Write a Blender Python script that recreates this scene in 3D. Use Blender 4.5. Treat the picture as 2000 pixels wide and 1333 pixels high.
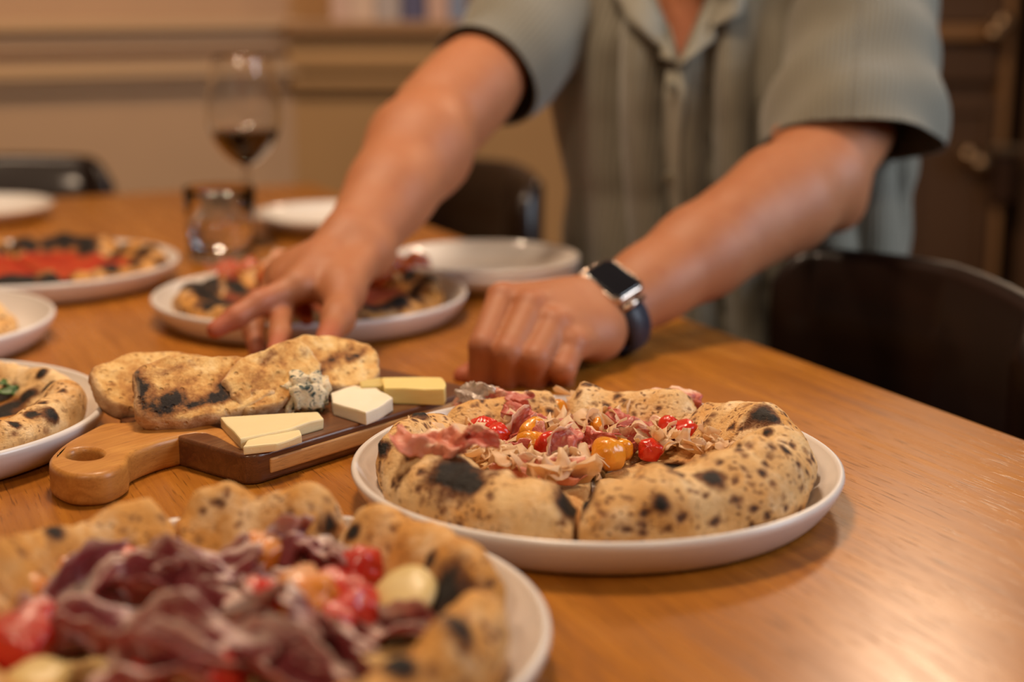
import bpy, bmesh, math, random
import numpy as np
from mathutils import Vector, Matrix, noise as mnoise
from mathutils.bvhtree import BVHTree
for o in list(bpy.data.objects): bpy.data.objects.remove(o)
scene = bpy.context.scene
COL = scene.collection
PI = math.pi
# ------------------------------------------------------------------ camera, world, lights, exposure
TZ = 0.75                      # table-top height
FPX = 2950.0                   # focal length in pixels of the 2000 x 1333 frame
PITCH = math.atan(680.0 / FPX)
HC = 0.325                     # camera height above the table
cam_d = bpy.data.cameras.new('camera')
cam = bpy.data.objects.new('camera', cam_d); COL.objects.link(cam)
cam_d.sensor_width = 36.0; cam_d.lens = FPX / 2000.0 * 36.0
cam.location = (0, 0, TZ + HC); cam.rotation_euler = (PI / 2 - PITCH, 0, 0)
cam_d.clip_start = 0.05
cam_d.dof.use_dof = True; cam_d.dof.focus_distance = 1.03; cam_d.dof.aperture_fstop = 2.7
scene.camera = cam
world = bpy.data.worlds.new('room_ambience'); scene.world = world; world.use_nodes = True
world.node_tree.nodes['Background'].inputs[0].default_value = (1.0, 0.68, 0.45, 1)
world.node_tree.nodes['Background'].inputs[1].default_value = 0.06
scene.view_settings.view_transform = 'Standard'; scene.view_settings.look = 'None'
scene.view_settings.gamma = 1.0; scene.view_settings.use_curve_mapping = False
scene.view_settings.exposure = 0.0
scene.cycles.use_denoising = True
scene.cycles.caustics_reflective = False; scene.cycles.caustics_refractive = False
scene.cycles.sample_clamp_indirect = 120.0

def area(name, loc, target, size, power, color, shape='DISK', size_y=None, spread=PI):
    l = bpy.data.lights.new(name, 'AREA'); l.shape = shape; l.size = size
    if size_y: l.size_y = size_y
    l.energy = power; l.color = color; l.spread = spread
    o = bpy.data.objects.new(name, l); COL.objects.link(o); o.location = loc
    o.rotation_euler = (Vector(target) - Vector(loc)).to_track_quat('-Z', 'Y').to_euler()
    return o
WARM = (1.0, 0.735, 0.50)
area('ceiling_lamp_front', (-0.65, -0.5, TZ + 1.35), (0.0, 1.2, TZ), 0.22, 9, WARM)
area('ceiling_lamp_front_right', (0.75, -0.35, TZ + 1.5), (0.1, 1.2, TZ), 0.22, 6, WARM)
area('ceiling_lamp_table', (-0.15, 1.35, TZ + 1.45), (0.0, 1.1, TZ), 0.28, 19, WARM)
area('ceiling_lamp_far', (0.86, 3.0, TZ + 1.30), (0.3, 0.8, TZ), 0.26, 9.5, WARM)
area('ceiling_lamp_wall', (-0.7, 1.75, TZ + 1.5), (-0.75, 2.9, TZ + .2), 0.25, 14, WARM)
area('window_light', (2.2, 0.9, TZ + 0.9), (0.35, 1.7, TZ + 0.15), 1.0, 9, (0.76, 0.87, 1.0), 'RECTANGLE', 1.2, math.radians(75))

# ------------------------------------------------------------------ geometry of the view (plain 3-D positions from picture measurements)
SP, CP = math.sin(PITCH), math.cos(PITCH)
def T(px, py, z=0.0):
    "point at height z above the table top that is seen at a picture position"
    zc = (HC - z) / (SP + (py - 666.5) / FPX * CP)
    return Vector(((px - 1000) / FPX * zc, zc * (CP - (py - 666.5) / FPX * SP), TZ + z))
def P(px, py, zc):
    "point at camera depth zc"
    return Vector(((px - 1000) / FPX * zc, zc * (CP - (py - 666.5) / FPX * SP), TZ + HC - zc * (SP + (py - 666.5) / FPX * CP)))

# ------------------------------------------------------------------ object helpers
def thing(name, label, cat, loc=(0, 0, 0), rotz=0.0, group=None):
    o = bpy.data.objects.new(name, None); COL.objects.link(o)
    o.location = loc; o.rotation_euler = (0, 0, rotz); o.empty_display_size = 0.05
    return tag(o, label, cat, group)
def tag(o, label=None, cat=None, group=None, kind=None):
    if label: o['label'] = label
    if cat: o['category'] = cat
    if group: o['group'] = group
    if kind: o['kind'] = kind
    return o
def mk(name, verts, faces, mat, parent=None, smooth=True, loc=None, rot=None, attrs=None):
    me = bpy.data.meshes.new(name)
    me.from_pydata([tuple(v) for v in verts], [], [tuple(f) for f in faces]); me.update()
    if mat: me.materials.append(mat)
    if smooth: me.polygons.foreach_set('use_smooth', [True] * len(me.polygons))
    for k, a in (attrs or {}).items():
        at = me.attributes.new(k, 'FLOAT', 'POINT'); at.data.foreach_set('value', np.asarray(a, dtype=np.float32))
    return link(name, me, parent, loc, rot)
def link(name, me, parent=None, loc=None, rot=None):
    o = bpy.data.objects.new(name, me); COL.objects.link(o)
    if parent: o.parent = parent
    if loc is not None: o.location = loc
    if rot is not None: o.rotation_euler = rot
    return o
def bm_mk(name, bm, mat, parent=None, smooth=True, loc=None, rot=None):
    me = bpy.data.meshes.new(name); bm.normal_update(); bm.to_mesh(me); bm.free()
    if mat: me.materials.append(mat)
    if smooth: me.polygons.foreach_set('use_smooth', [True] * len(me.polygons))
    return link(name, me, parent, loc, rot)
def box_bm(lo, hi, bevel=0.0, seg=2, bm=None):
    b = bmesh.new()
    bmesh.ops.create_cube(b, size=1.0)
    for v in b.verts:
        v.co = Vector([lo[i] + (v.co[i] + 0.5) * (hi[i] - lo[i]) for i in range(3)])
    if bevel: bmesh.ops.bevel(b, geom=list(b.edges), offset=bevel, segments=seg, profile=0.6, affect='EDGES')
    if bm is None: return b
    me = bpy.data.meshes.new('t'); b.to_mesh(me); b.free(); bm.from_mesh(me); bpy.data.meshes.remove(me); return bm
def box(name, lo, hi, mat, parent=None, bevel=0.003, loc=None, rot=None, smooth=False):
    return bm_mk(name, box_bm(lo, hi, bevel), mat, parent, smooth, loc, rot)
def lathe(profile, n=96):
    "closed surface of revolution; profile = [(r, z)], r = 0 allowed at the ends"
    vs, fs, rings = [], [], []
    for r, z in profile:
        if r < 1e-6: vs.append((0, 0, z)); rings.append([len(vs) - 1])
        else:
            rings.append(list(range(len(vs), len(vs) + n)))
            vs += [(r * math.cos(2 * PI * i / n), r * math.sin(2 * PI * i / n), z) for i in range(n)]
    for a, b in zip(rings, rings[1:]):
        for i in range(n):
            j = (i + 1) % n
            if len(a) == 1 and len(b) == 1: continue
            if len(a) == 1: fs.append((a[0], b[j], b[i]))
            elif len(b) == 1: fs.append((a[i], a[j], b[0]))
            else: fs.append((a[i], a[j], b[j], b[i]))
    return vs, fs
def catmull(pts, per=6, closed=False):
    pts = [np.array(p, dtype=float) for p in pts]; out = []; n = len(pts)
    for i in range(n if closed else n - 1):
        if closed: p0, p1, p2, p3 = pts[(i - 1) % n], pts[i], pts[(i + 1) % n], pts[(i + 2) % n]
        else: p0, p1, p2, p3 = pts[max(i - 1, 0)], pts[i], pts[i + 1], pts[min(i + 2, n - 1)]
        for k in range(per):
            t = k / per
            out.append(0.5 * ((2 * p1) + (-p0 + p2) * t + (2 * p0 - 5 * p1 + 4 * p2 - p3) * t * t + (-p0 + 3 * p1 - 3 * p2 + p3) * t ** 3))
    if not closed: out.append(pts[-1])
    return [tuple(p) for p in out]
def tube(path, r, n=10, caps=True):
    path = [Vector(p) for p in path]; m = len(path)
    rr = r if isinstance(r, (list, tuple)) else [r] * m
    vs, fs = [], []; up = Vector((0, 0, 1)); prev = None
    for i, p in enumerate(path):
        t = (path[min(i + 1, m - 1)] - path[max(i - 1, 0)]).normalized()
        if prev is None:
            a = t.cross(up if abs(t.dot(up)) < 0.9 else Vector((1, 0, 0))).normalized()
        else: a = (prev - t * prev.dot(t)).normalized()
        prev = a; b = t.cross(a)
        vs += [p + (a * math.cos(2 * PI * k / n) + b * math.sin(2 * PI * k / n)) * rr[i] for k in range(n)]
    for i in range(m - 1):
        for k in range(n):
            k2 = (k + 1) % n
            fs.append((i * n + k, i * n + k2, (i + 1) * n + k2, (i + 1) * n + k))
    if caps: fs += [tuple(range(n - 1, -1, -1)), tuple(range((m - 1) * n, m * n))]
    return vs, fs
def nz(x, y, z=0.0): return mnoise.noise(Vector((x, y, z)))
def sstep(a, b, x):
    t = min(1.0, max(0.0, (x - a) / (b - a))); return t * t * (3 - 2 * t)

# ------------------------------------------------------------------ material helpers
class NT:
    def __init__(s, name):
        s.m = bpy.data.materials.new(name); s.m.use_nodes = True; s.t = s.m.node_tree
        s.b = s.t.nodes['Principled BSDF']; s.out = s.t.nodes['Material Output']
    def n(s, typ, ins=None, **props):
        nd = s.t.nodes.new('ShaderNode' + typ)
        for k, v in props.items(): setattr(nd, k, v)
        for k, v in (ins or {}).items(): s.put(nd.inputs[k], v)
        return nd
    def put(s, sock, v):
        if isinstance(v, bpy.types.NodeSocket): s.t.links.new(v, sock)
        elif hasattr(v, 'outputs'): s.t.links.new(v.outputs[0], sock)
        else:
            if sock.type == 'RGBA' and len(v) == 3: v = (*v, 1)
            sock.default_value = v
    def set(s, **kw):
        for k, v in kw.items(): s.put(s.b.inputs[k.replace('_', ' ')], v)
        return s
    def math(s, op, a, b=0.0, c=None, clamp=False):
        nd = s.t.nodes.new('ShaderNodeMath'); nd.operation = op; nd.use_clamp = clamp
        s.put(nd.inputs[0], a); s.put(nd.inputs[1], b)
        if c is not None: s.put(nd.inputs[2], c)
        return nd.outputs[0]
    def mix(s, f, a, b, blend='MIX'):
        nd = s.t.nodes.new('ShaderNodeMix'); nd.data_type = 'RGBA'; nd.blend_type = blend
        s.put(nd.inputs[0], f); s.put(nd.inputs[6], a); s.put(nd.inputs[7], b); return nd.outputs[2]
    def ramp(s, f, stops, interp='LINEAR'):
        nd = s.t.nodes.new('ShaderNodeValToRGB'); nd.color_ramp.interpolation = interp
        e = nd.color_ramp.elements
        while len(e) < len(stops): e.new(0.5)
        for i, (p, c) in enumerate(stops):
            e[i].position = p; e[i].color = (c, c, c, 1) if isinstance(c, (int, float)) else (*c, 1)
        s.put(nd.inputs[0], f); return nd.outputs[0]
    def obj(s, scale=(1, 1, 1), rot=(0, 0, 0)):
        tc = s.t.nodes.new('ShaderNodeTexCoord')
        return s.n('Mapping', {'Vector': tc.outputs['Object'], 'Scale': scale, 'Rotation': rot}).outputs[0]
    def noise(s, vec, scale, detail=4, rough=0.55, dist=0.0):
        return s.n('TexNoise', {'Vector': vec, 'Scale': scale, 'Detail': detail, 'Roughness': rough, 'Distortion': dist}).outputs[0]
    def voro(s, vec, scale, feature='F1', rnd=1.0):
        return s.n('TexVoronoi', {'Vector': vec, 'Scale': scale, 'Randomness': rnd}, feature=feature).outputs[0]
    def attr(s, name): return s.n('Attribute', attribute_name=name).outputs['Fac']
    def bump(s, h, strength, dist=0.001):
        return s.put(s.b.inputs['Normal'], s.n('Bump', {'Height': h, 'Strength': strength, 'Distance': dist}).outputs[0])
def plain(name, col, rough=0.5, var=0.12, scale=30.0, bump=0.0, **kw):
    m = NT(name); v = m.obj(); f = m.noise(v, scale, 5)
    lo = tuple(c * (1 - var) for c in col); hi = tuple(min(1, c * (1 + var)) for c in col)
    m.set(Base_Color=m.mix(f, lo, hi), Roughness=rough, **kw)
    if bump: m.bump(f, bump)
    return m.m
# ------------------------------------------------------------------ materials
def wood(name, dark, mid, light, rough, axis_rot=0.0, sc=1.0, coat=0.0, pore=0.6):
    m = NT(name); v = m.obj((1, 1, 1), (0, 0, axis_rot))
    st = m.n('Mapping', {'Vector': v, 'Scale': (1.2 * sc, 14 * sc, 14 * sc)}).outputs[0]     # grain runs along x
    a = m.noise(st, 2.6, 7, 0.62, 1.4)
    fine = m.noise(m.n('Mapping', {'Vector': v, 'Scale': (5 * sc, 140 * sc, 140 * sc)}).outputs[0], 2.0, 5, 0.6)
    wide = m.noise(m.n('Mapping', {'Vector': v, 'Scale': (.7 * sc, 4 * sc, 4 * sc)}).outputs[0], 2.0, 3, 0.5, 0.8)
    f = m.math('ADD', m.math('MULTIPLY', a, .55), m.math('ADD', m.math('MULTIPLY', fine, .25), m.math('MULTIPLY', wide, .30)))
    c = m.ramp(f, [(.36, dark), (.52, mid), (.70, light)])
    p = m.noise(m.n('Mapping', {'Vector': v, 'Scale': (18 * sc, 330 * sc, 330 * sc)}).outputs[0], 1.6, 2, .5)
    pm = m.ramp(p, [(.60, 0.0), (.70, 1.0)])
    c = m.mix(m.math('MULTIPLY', pm, pore), c, tuple(x * .35 for x in dark))
    m.set(Base_Color=c, Roughness=m.ramp(a, [(.3, rough + .06), (.7, rough - .06)]), Coat_Weight=coat, Coat_Roughness=.25)
    m.bump(m.math('SUBTRACT', f, m.math('MULTIPLY', pm, .5)), .22, .0006)
    return m.m
TAB_ROT = math.atan2(0.904, -0.427)          # direction of the table's long axis
M_table = wood('oak_table', (.20, .064, .007), (.335, .116, .0125), (.47, .184, .023), .29, 0.0, 1.0, .05)
M_handle = wood('light_acacia', (.30, .112, .020), (.46, .19, .037), (.60, .285, .068), .42, 0.0, 2.5, .1, .35)
M_walnut = wood('dark_walnut', (.050, .016, .007), (.115, .040, .015), (.19, .076, .028), .30, 0.0, 2.5, .2, .5)
M_inlay = wood('inlay_wood', (.42, .20, .06), (.60, .32, .11), (.70, .42, .17), .42, 0.0, 3.0, .1, .5)
m = NT('ceramic'); v = m.obj()
m.set(Base_Color=m.mix(m.noise(v, 14, 3), (.66, .62, .60), (.74, .70, .68)), Roughness=.32, Coat_Weight=.25, Coat_Roughness=.2); M_plate = m.m
m = NT('ceramic_gloss'); v = m.obj()
m.set(Base_Color=m.mix(m.noise(v, 20, 3), (.74, .70, .67), (.80, .76, .73)), Roughness=.16, Coat_Weight=.4, Coat_Roughness=.08); M_plate2 = m.m
M_wall = plain('painted_panel', (.46, .265, .128), .55, .06, 6)
M_wall2 = plain('painted_panel_warm', (.43, .235, .088), .55, .06, 6)
M_rail = plain('painted_rail', (.51, .30, .135), .42, .05, 6)
M_door = plain('brown_cupboard', (.115, .058, .028), .45, .10, 5)
M_doortrim = plain('brown_cupboard_trim', (.33, .17, .07), .4, .08, 5)
M_black = plain('slot_shade', (.012, .010, .009), .35, .2, 40)  # black colour stands in for the shade deep in the cupboard slot
M_floor = wood('floor_boards', (.09, .045, .02), (.15, .08, .04), (.2, .11, .06), .45, 0.0, .6)
m = NT('dark_leather'); v = m.obj(); f = m.noise(v, 140, 5)
m.set(Base_Color=m.mix(m.noise(v, 7, 3), (.008, .0035, .002), (.017, .007, .004)), Roughness=.36, Specular_IOR_Level=.3, Coat_Weight=.22, Coat_Roughness=.07)
m.bump(f, .10, .0005); M_leather = m.m
M_chairwood = plain('chair_wood', (.05, .022, .011), .32, .3, 20)
M_brass = plain('worn_brass', (.40, .27, .16), .35, .1, 60, Metallic=1.0)

def glassmat(name, col=(1, 1, 1), rough=0.0, ior=1.46):
    m = NT(name); v = m.obj()
    m.set(Base_Color=m.mix(m.noise(v, 8, 2), col, tuple(c * .985 for c in col)), Roughness=rough, IOR=ior, Transmission_Weight=1.0)
    return m.m
M_glass = glassmat('clear_glass'); M_water = glassmat('water', (.97, .98, .98), 0, 1.33)
m = NT('red_wine'); m.set(Base_Color=m.mix(m.noise(m.obj(), 9, 2), (.030, .001, .003), (.040, .0015, .004)), Roughness=.06, IOR=1.34, Specular_IOR_Level=.2); M_wine = m.m

def dough(name, inner_cols, spot=.5, gold=.5, char_all=0.0):
    m = NT(name); v = m.obj()
    n1 = m.noise(v, 26, 5, .6); n2 = m.noise(v, 90, 5, .6); n3 = m.noise(v, 15, 3, .5)
    g = m.ramp(m.math('ADD', n1, gold - .5), [(.36, 0.0), (.74, 1.0)])
    c = m.mix(g, (.80, .555, .275), (.65, .31, .070)); c = m.mix(m.ramp(m.noise(v, 48, 4, .6), [(.56, 0.0), (.74, .45)]), c, (.50, .21, .05))
    c = m.mix(m.ramp(m.noise(v, 33, 5, .7), [(.50, 0.0), (.66, .75)]), c, (.86, .66, .41)); c = m.mix(m.ramp(m.noise(v, 230, 4, .7), [(.56, 0.0), (.74, .35)]), c, (.42, .18, .05))
    inner = m.attr('inner'); char = m.attr('char')
    ic = m.ramp(m.noise(v, 45, 5, .6), [(.30, inner_cols[0]), (.50, inner_cols[1]), (.68, inner_cols[2])])
    c = m.mix(m.ramp(m.math('ADD', inner, m.math('MULTIPLY', m.math('SUBTRACT', n2, .5), .7)), [(.40, 0.0), (.62, 1.0)]), c, ic)
    # small oven spots
    wv = m.n('Mapping', {'Vector': v, 'Scale': (1, 1, 1.2)}).outputs[0]
    wv = m.n('MixRGB', {'Fac': .010, 'Color1': wv, 'Color2': m.n('TexNoise', {'Vector': v, 'Scale': 120.0}).outputs[1]}, blend_type='ADD').outputs[0]
    d1 = m.voro(wv, 85); d2 = m.voro(wv, 190)
    gate = m.ramp(m.math('ADD', n3, spot - .5), [(.46, 0.0), (.60, 1.0)])
    s1 = m.math('MULTIPLY', m.ramp(d1, [(.10, 1.0), (.46, 0.0)]), gate)
    s2 = m.math('MULTIPLY', m.ramp(d2, [(.10, .75), (.42, 0.0)]), m.ramp(m.math('ADD', n1, spot - .5), [(.45, 0.0), (.60, 1.0)]))
    s = m.math('MULTIPLY', m.math('MAXIMUM', s1, s2), m.math('SUBTRACT', 1.0, m.math('MULTIPLY', inner, .8)))
    c = m.mix(m.ramp(s, [(.10, 0.0), (.60, .9)]), c, (.20, .070, .020))
    c = m.mix(m.ramp(s, [(.58, 0.0), (.95, .9)]), c, (.030, .012, .006))
    # scorched patches
    cf = m.math('ADD', m.math('ADD', char, char_all), m.math('MULTIPLY', m.math('SUBTRACT', m.noise(v, 70, 6, .65), .5), .9))
    c = m.mix(m.ramp(cf, [(.16, 0.0), (.48, 1.0)]), c, (.15, .052, .014))
    c = m.mix(m.ramp(cf, [(.46, 0.0), (.64, 1.0)]), c, (.012, .008, .006))
    m.set(Base_Color=c, Roughness=.62, Specular_IOR_Level=.35)
    h = m.math('ADD', m.math('ADD', m.noise(v, 110, 7, .68), m.math('MULTIPLY', m.noise(m.n('Mapping', {'Vector': v, 'Scale': (1, 1, 2.4)}).outputs[0], 300, 4, .6), .6)), m.math('MULTIPLY', s, -.4))
    m.bump(h, .85, .0024)
    return m.m
M_dough = dough('baked_dough', ((.52, .24, .07), (.66, .42, .18), (.74, .52, .26)), .60, .54)
M_dough_front = dough('baked_dough_front', ((.50, .25, .09), (.62, .40, .16), (.70, .52, .28)), .50, .70)
M_dough_left = dough('baked_dough_left', ((.45, .15, .02), (.62, .28, .05), (.66, .38, .12)), .50, .46)
M_dough_red = dough('baked_dough_red', ((.30, .016, .005), (.46, .030, .007), (.50, .075, .012)), .68, .95, .16)
M_dough_back = dough('baked_dough_back', ((.12, .010, .006), (.24, .03, .010), (.36, .10, .025)), .68, .95, .18)

def ham(name, lean, lean2, fat, dust=0.0, rough=.34):
    m = NT(name); v = m.obj(); e = m.attr('edge')
    n1 = m.noise(m.n('Mapping', {'Vector': v, 'Scale': (45, 130, 80)}).outputs[0], 1.0, 4, .6, .8)
    c = m.mix(m.noise(v, 60, 4), lean, lean2)
    f = m.math('MAXIMUM', m.ramp(n1, [(.56, 0.0), (.66, .75)]), m.ramp(m.math('ADD', e, m.math('MULTIPLY', m.math('SUBTRACT', n1, .5), .5)), [(.70, 0.0), (.86, 1.0)]))
    c = m.mix(f, c, fat)
    r = rough
    if dust:
        geo = m.n('NewGeometry'); z = m.n('SeparateXYZ', {0: geo.outputs['Normal']}).outputs[2]
        dn = m.math('ADD', m.math('MULTIPLY', z, .45), m.math('MULTIPLY', m.noise(v, 55, 6, .7), .8))
        df = m.ramp(dn, [(.58, 0.0), (.84, dust)])
        c = m.mix(df, c, (.78, .62, .55)); r = m.math('ADD', rough, m.math('MULTIPLY', df, .5))
    m.set(Base_Color=c, Roughness=r, Subsurface_Weight=.15, Subsurface_Scale=.003, Subsurface_Radius=(1.0, .35, .25), Coat_Weight=.12, Coat_Roughness=.25)
    m.bump(m.math('ADD', n1, m.noise(v, 320, 5, .65)), .7, .0012)
    return m.m
M_ham = ham('prosciutto', (.36, .045, .035), (.58, .14, .085), (.74, .45, .31))
M_ham_pale = ham('prosciutto_pale', (.54, .13, .085), (.66, .27, .16), (.76, .52, .36))
M_ham_dark = ham('prosciutto_dusted', (.16, .020, .030), (.33, .070, .080), (.55, .36, .32), .72, .45)
def tomato(name, c1, c2, dust=0.0):
    m = NT(name); v = m.obj(); n1 = m.noise(v, 70, 4)
    c = m.mix(n1, c1, c2)
    c = m.mix(m.ramp(m.noise(v, 110, 5, .7), [(.66, 0.0), (.76, .8)]), c, tuple(x * .15 for x in c1))
    r = .26
    if dust:
        geo = m.n('NewGeometry'); z = m.n('SeparateXYZ', {0: geo.outputs['Normal']}).outputs[2]
        df = m.ramp(m.math('ADD', m.math('MULTIPLY', z, .4), m.math('MULTIPLY', m.noise(v, 70, 5, .7), .8)), [(.66, 0.0), (.92, dust)])
        c = m.mix(df, c, (.78, .62, .52)); r = m.math('ADD', .2, m.math('MULTIPLY', df, .5))
    m.set(Base_Color=c, Roughness=r, Subsurface_Weight=.2, Subsurface_Scale=.005, Subsurface_Radius=(1, .3, .1), Coat_Weight=.3, Coat_Roughness=.12)
    m.bump(m.noise(m.n('Mapping', {'Vector': v, 'Scale': (1, 1, .3)}).outputs[0], 190, 4), .7, .0016)
    return m.m
M_tred = tomato('tomato_red', (.50, .012, .006), (.66, .040, .012)); M_tor = tomato('tomato_orange', (.62, .19, .008), (.72, .32, .020))
M_tred_d = tomato('tomato_red_dusted', (.46, .014, .010), (.60, .04, .02), .5); M_tor_d = tomato('tomato_orange_dusted', (.62, .17, .015), (.70, .28, .04), .5)
M_sauce = tomato('tomato_sauce', (.34, .020, .006), (.50, .060, .010)); M_roast = tomato('roast_tomato', (.30, .022, .006), (.52, .13, .02))
m = NT('shaved_flake'); v = m.obj(); n1 = m.noise(m.n('Mapping', {'Vector': v, 'Scale': (60, 260, 90)}).outputs[0], 1.0, 4)
m.set(Base_Color=m.mix(n1, (.84, .57, .33), (.93, .76, .53)), Roughness=.45)
tr = m.n('BsdfTranslucent', {'Color': (.92, .70, .44, 1)}); mx = m.n('MixShader', {'Fac': .45}); m.t.links.new(m.b.outputs[0], mx.inputs[1]); m.t.links.new(tr.outputs[0], mx.inputs[2]); m.t.links.new(mx.outputs[0], m.out.inputs[0]); M_flake = m.m
M_fat = NT('glossy_fat'); M_fat.set(Base_Color=M_fat.mix(M_fat.noise(M_fat.obj(), 120, 4), (.16, .09, .06), (.80, .68, .60)), Roughness=.12, Coat_Weight=1.0, Coat_Roughness=.05); M_fat.bump(M_fat.noise(M_fat.obj(), 230, 3), .9, .002); M_fat = M_fat.m
M_basil = plain('basil', (.05, .12, .02), .45, .3, 60)
M_mozz = plain('melted_cheese', (.66, .50, .22), .4, .12, 50, .3)

def cheese(name, col, rough=.45, sss=.3):
    m = NT(name); v = m.obj(); n1 = m.noise(v, 40, 5)
    m.set(Base_Color=m.mix(n1, tuple(c * .93 for c in col), col), Roughness=rough, Subsurface_Weight=sss, Subsurface_Scale=.006, Subsurface_Radius=(1, .8, .5))
    m.bump(m.math('ADD', n1, m.math('MULTIPLY', m.ramp(m.voro(v, 220), [(.05, 0.0), (.18, 1.0)]), .4)), .25, .001); return m.m
M_ch_pale = cheese('pale_cheese', (.80, .66, .38)); M_ch_white = cheese('white_cheese', (.84, .76, .60)); M_ch_yel = cheese('yellow_cheese', (.80, .62, .24)); M_ch_rind = cheese('cheese_rind', (.60, .46, .17))
m = NT('blue_cheese'); v = m.obj(); n1 = m.noise(v, 190, 6, .65, .6)
c = m.mix(m.noise(v, 60, 4), (.72, .58, .36), (.86, .76, .56))
vein = m.math('MULTIPLY', m.ramp(n1, [(.505, 0.0), (.585, 1.0)]), m.ramp(m.noise(v, 75, 3), [(.40, 0.0), (.50, 1.0)]))
m.set(Base_Color=m.mix(vein, c, (.035, .07, .07)), Roughness=.6, Subsurface_Weight=.15, Subsurface_Scale=.004); m.bump(m.noise(v, 260, 6, .7), .9, .002); M_blue = m.m

def bread_mat(name):
    m = NT(name); v = m.obj(); cr = m.attr('crust'); ch = m.attr('char')
    n1 = m.noise(v, 55, 6, .65); n2 = m.noise(v, 150, 5, .65)
    c = m.ramp(n1, [(.32, (.30, .11, .03)), (.46, (.56, .29, .085)), (.58, (.71, .45, .17)), (.72, (.79, .58, .30))])
    pores = m.ramp(m.voro(v, 130), [(.10, 1.0), (.24, 0.0)])
    c = m.mix(m.math('MULTIPLY', pores, m.ramp(n1, [(.40, 0.0), (.55, .6)])), c, (.40, .19, .06))
    c = m.mix(m.ramp(n2, [(.54, 0.0), (.70, .75)]), c, (.24, .080, .02))
    f = m.math('ADD', ch, m.math('MULTIPLY', m.math('SUBTRACT', m.noise(v, 95, 6, .68), .5), 1.1))
    c = m.mix(m.ramp(f, [(.25, 0.0), (.52, .9)]), c, (.24, .085, .022))
    c = m.mix(m.ramp(f, [(.52, 0.0), (.72, 1.0)]), c, (.016, .010, .008))
    crc = m.ramp(n1, [(.3, (.34, .15, .05)), (.6, (.66, .45, .27)), (.75, (.76, .60, .44))])
    c = m.mix(cr, c, crc)
    m.set(Base_Color=c, Roughness=.72, Specular_IOR_Level=.3)
    m.bump(m.math('SUBTRACT', m.math('ADD', n1, n2), m.math('MULTIPLY', pores, .8)), .8, .002); return m.m
M_bread = bread_mat('grilled_bread')

m = NT('skin'); v = m.obj(); red = m.attr('red')
c = m.mix(m.noise(v, 22, 5, .6), (.320, .115, .048), (.395, .160, .072))
c = m.mix(m.ramp(m.noise(v, 70, 5, .65), [(.48, 0.0), (.75, .35)]), c, (.29, .082, .034))
c = m.mix(m.math('MULTIPLY', red, .62), c, (.37, .072, .038))
m.set(Base_Color=c, Roughness=.54, Subsurface_Weight=.18, Subsurface_Scale=.006, Subsurface_Radius=(1.0, .35, .2), Specular_IOR_Level=.4)
m.bump(m.math('ADD', m.noise(v, 420, 4, .6), m.math('MULTIPLY', m.noise(v, 60, 4), 1.2)), .22, .0012); M_skin = m.m
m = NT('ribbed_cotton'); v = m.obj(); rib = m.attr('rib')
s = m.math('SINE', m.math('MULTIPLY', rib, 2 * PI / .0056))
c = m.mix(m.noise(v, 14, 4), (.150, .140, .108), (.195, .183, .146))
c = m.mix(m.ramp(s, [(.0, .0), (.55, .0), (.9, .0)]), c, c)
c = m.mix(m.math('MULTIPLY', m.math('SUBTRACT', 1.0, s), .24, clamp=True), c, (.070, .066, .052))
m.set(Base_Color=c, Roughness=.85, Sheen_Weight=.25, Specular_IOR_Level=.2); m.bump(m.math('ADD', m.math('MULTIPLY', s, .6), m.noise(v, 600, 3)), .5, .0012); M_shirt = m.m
M_collar = plain('shirt_collar', (.185, .175, .140), .85, .12, 40, .1)
M_button = plain('shirt_button', (.16, .15, .11), .35, .15, 90)
M_trouser = plain('dark_trousers', (.03, .035, .05), .85, .2, 60)
M_shoe = plain('brown_shoe', (.06, .03, .015), .4, .2, 30)
M_hair = plain('dark_hair', (.035, .02, .012), .5, .4, 200, .5)
M_eye = plain('eye', (.5, .45, .4), .15, .1, 50)
M_case = plain('watch_case', (.62, .50, .42), .22, .06, 80, Metallic=1.0)
m = NT('watch_screen'); v = m.obj(); m.set(Base_Color=m.mix(m.noise(v, 30, 2), (.006, .006, .008), (.010, .010, .013)), Roughness=.12, Coat_Weight=.5, Coat_Roughness=.05); M_screen = m.m
M_strap = plain('watch_strap', (.018, .018, .032), .5, .15, 90, .1)
# ------------------------------------------------------------------ the room
WY = 3.35                                             # back wall distance
CX = -0.481                                           # inner corner where the wall turns
tag(bm_mk('floor', box_bm((-3.2, -1.6, -.06), (3.0, 3.9, 0)), M_floor, None, False), 'dark wooden floor boards under the table', kind='structure')
def wall_run(name, label, origin, ang, length, mat, rails, top=2.6, parts=True):
    w = tag(bm_mk(name, box_bm((0, 0, 0), (length, .10, top)), mat, None, False, origin, (0, 0, ang)), label, kind='structure')
    for nm, z0, z1, out, mt in rails:
        box(nm, (0, -out, TZ + z0), (length, .02, TZ + z1), mt, w, .004)
    return w
RAILS = [('ledge', .250, .272, .085, M_rail), ('fascia', .208, .250, .055, M_wall), ('groove', .186, .208, .025, M_wall), ('moulding', .156, .186, .055, M_rail),
         ('cove', .128, .156, .030, M_wall), ('baseboard', -.75, -.63, .02, M_rail)]
LA = math.atan2(.427, .904)
LLEN = 2.3
wl = wall_run('wall_left', 'beige panelled wall with a moulded ledge behind the wine glass', (CX - .904 * LLEN, WY - .427 * LLEN, 0), LA, LLEN, M_wall, RAILS)
RAILS2 = [('ledge', .240, .268, .10, M_doortrim), ('fascia', .165, .240, .06, M_wall2), ('moulding', .128, .150, .045, M_wall2), ('cove', .110, .128, .025, M_wall2), ('baseboard', -.75, -.63, .02, M_wall2)]
wb = wall_run('wall_back', 'warm beige panelled wall with a ledge behind the person', (CX, WY, 0), 0, 1.33, M_wall2, RAILS2)
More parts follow.
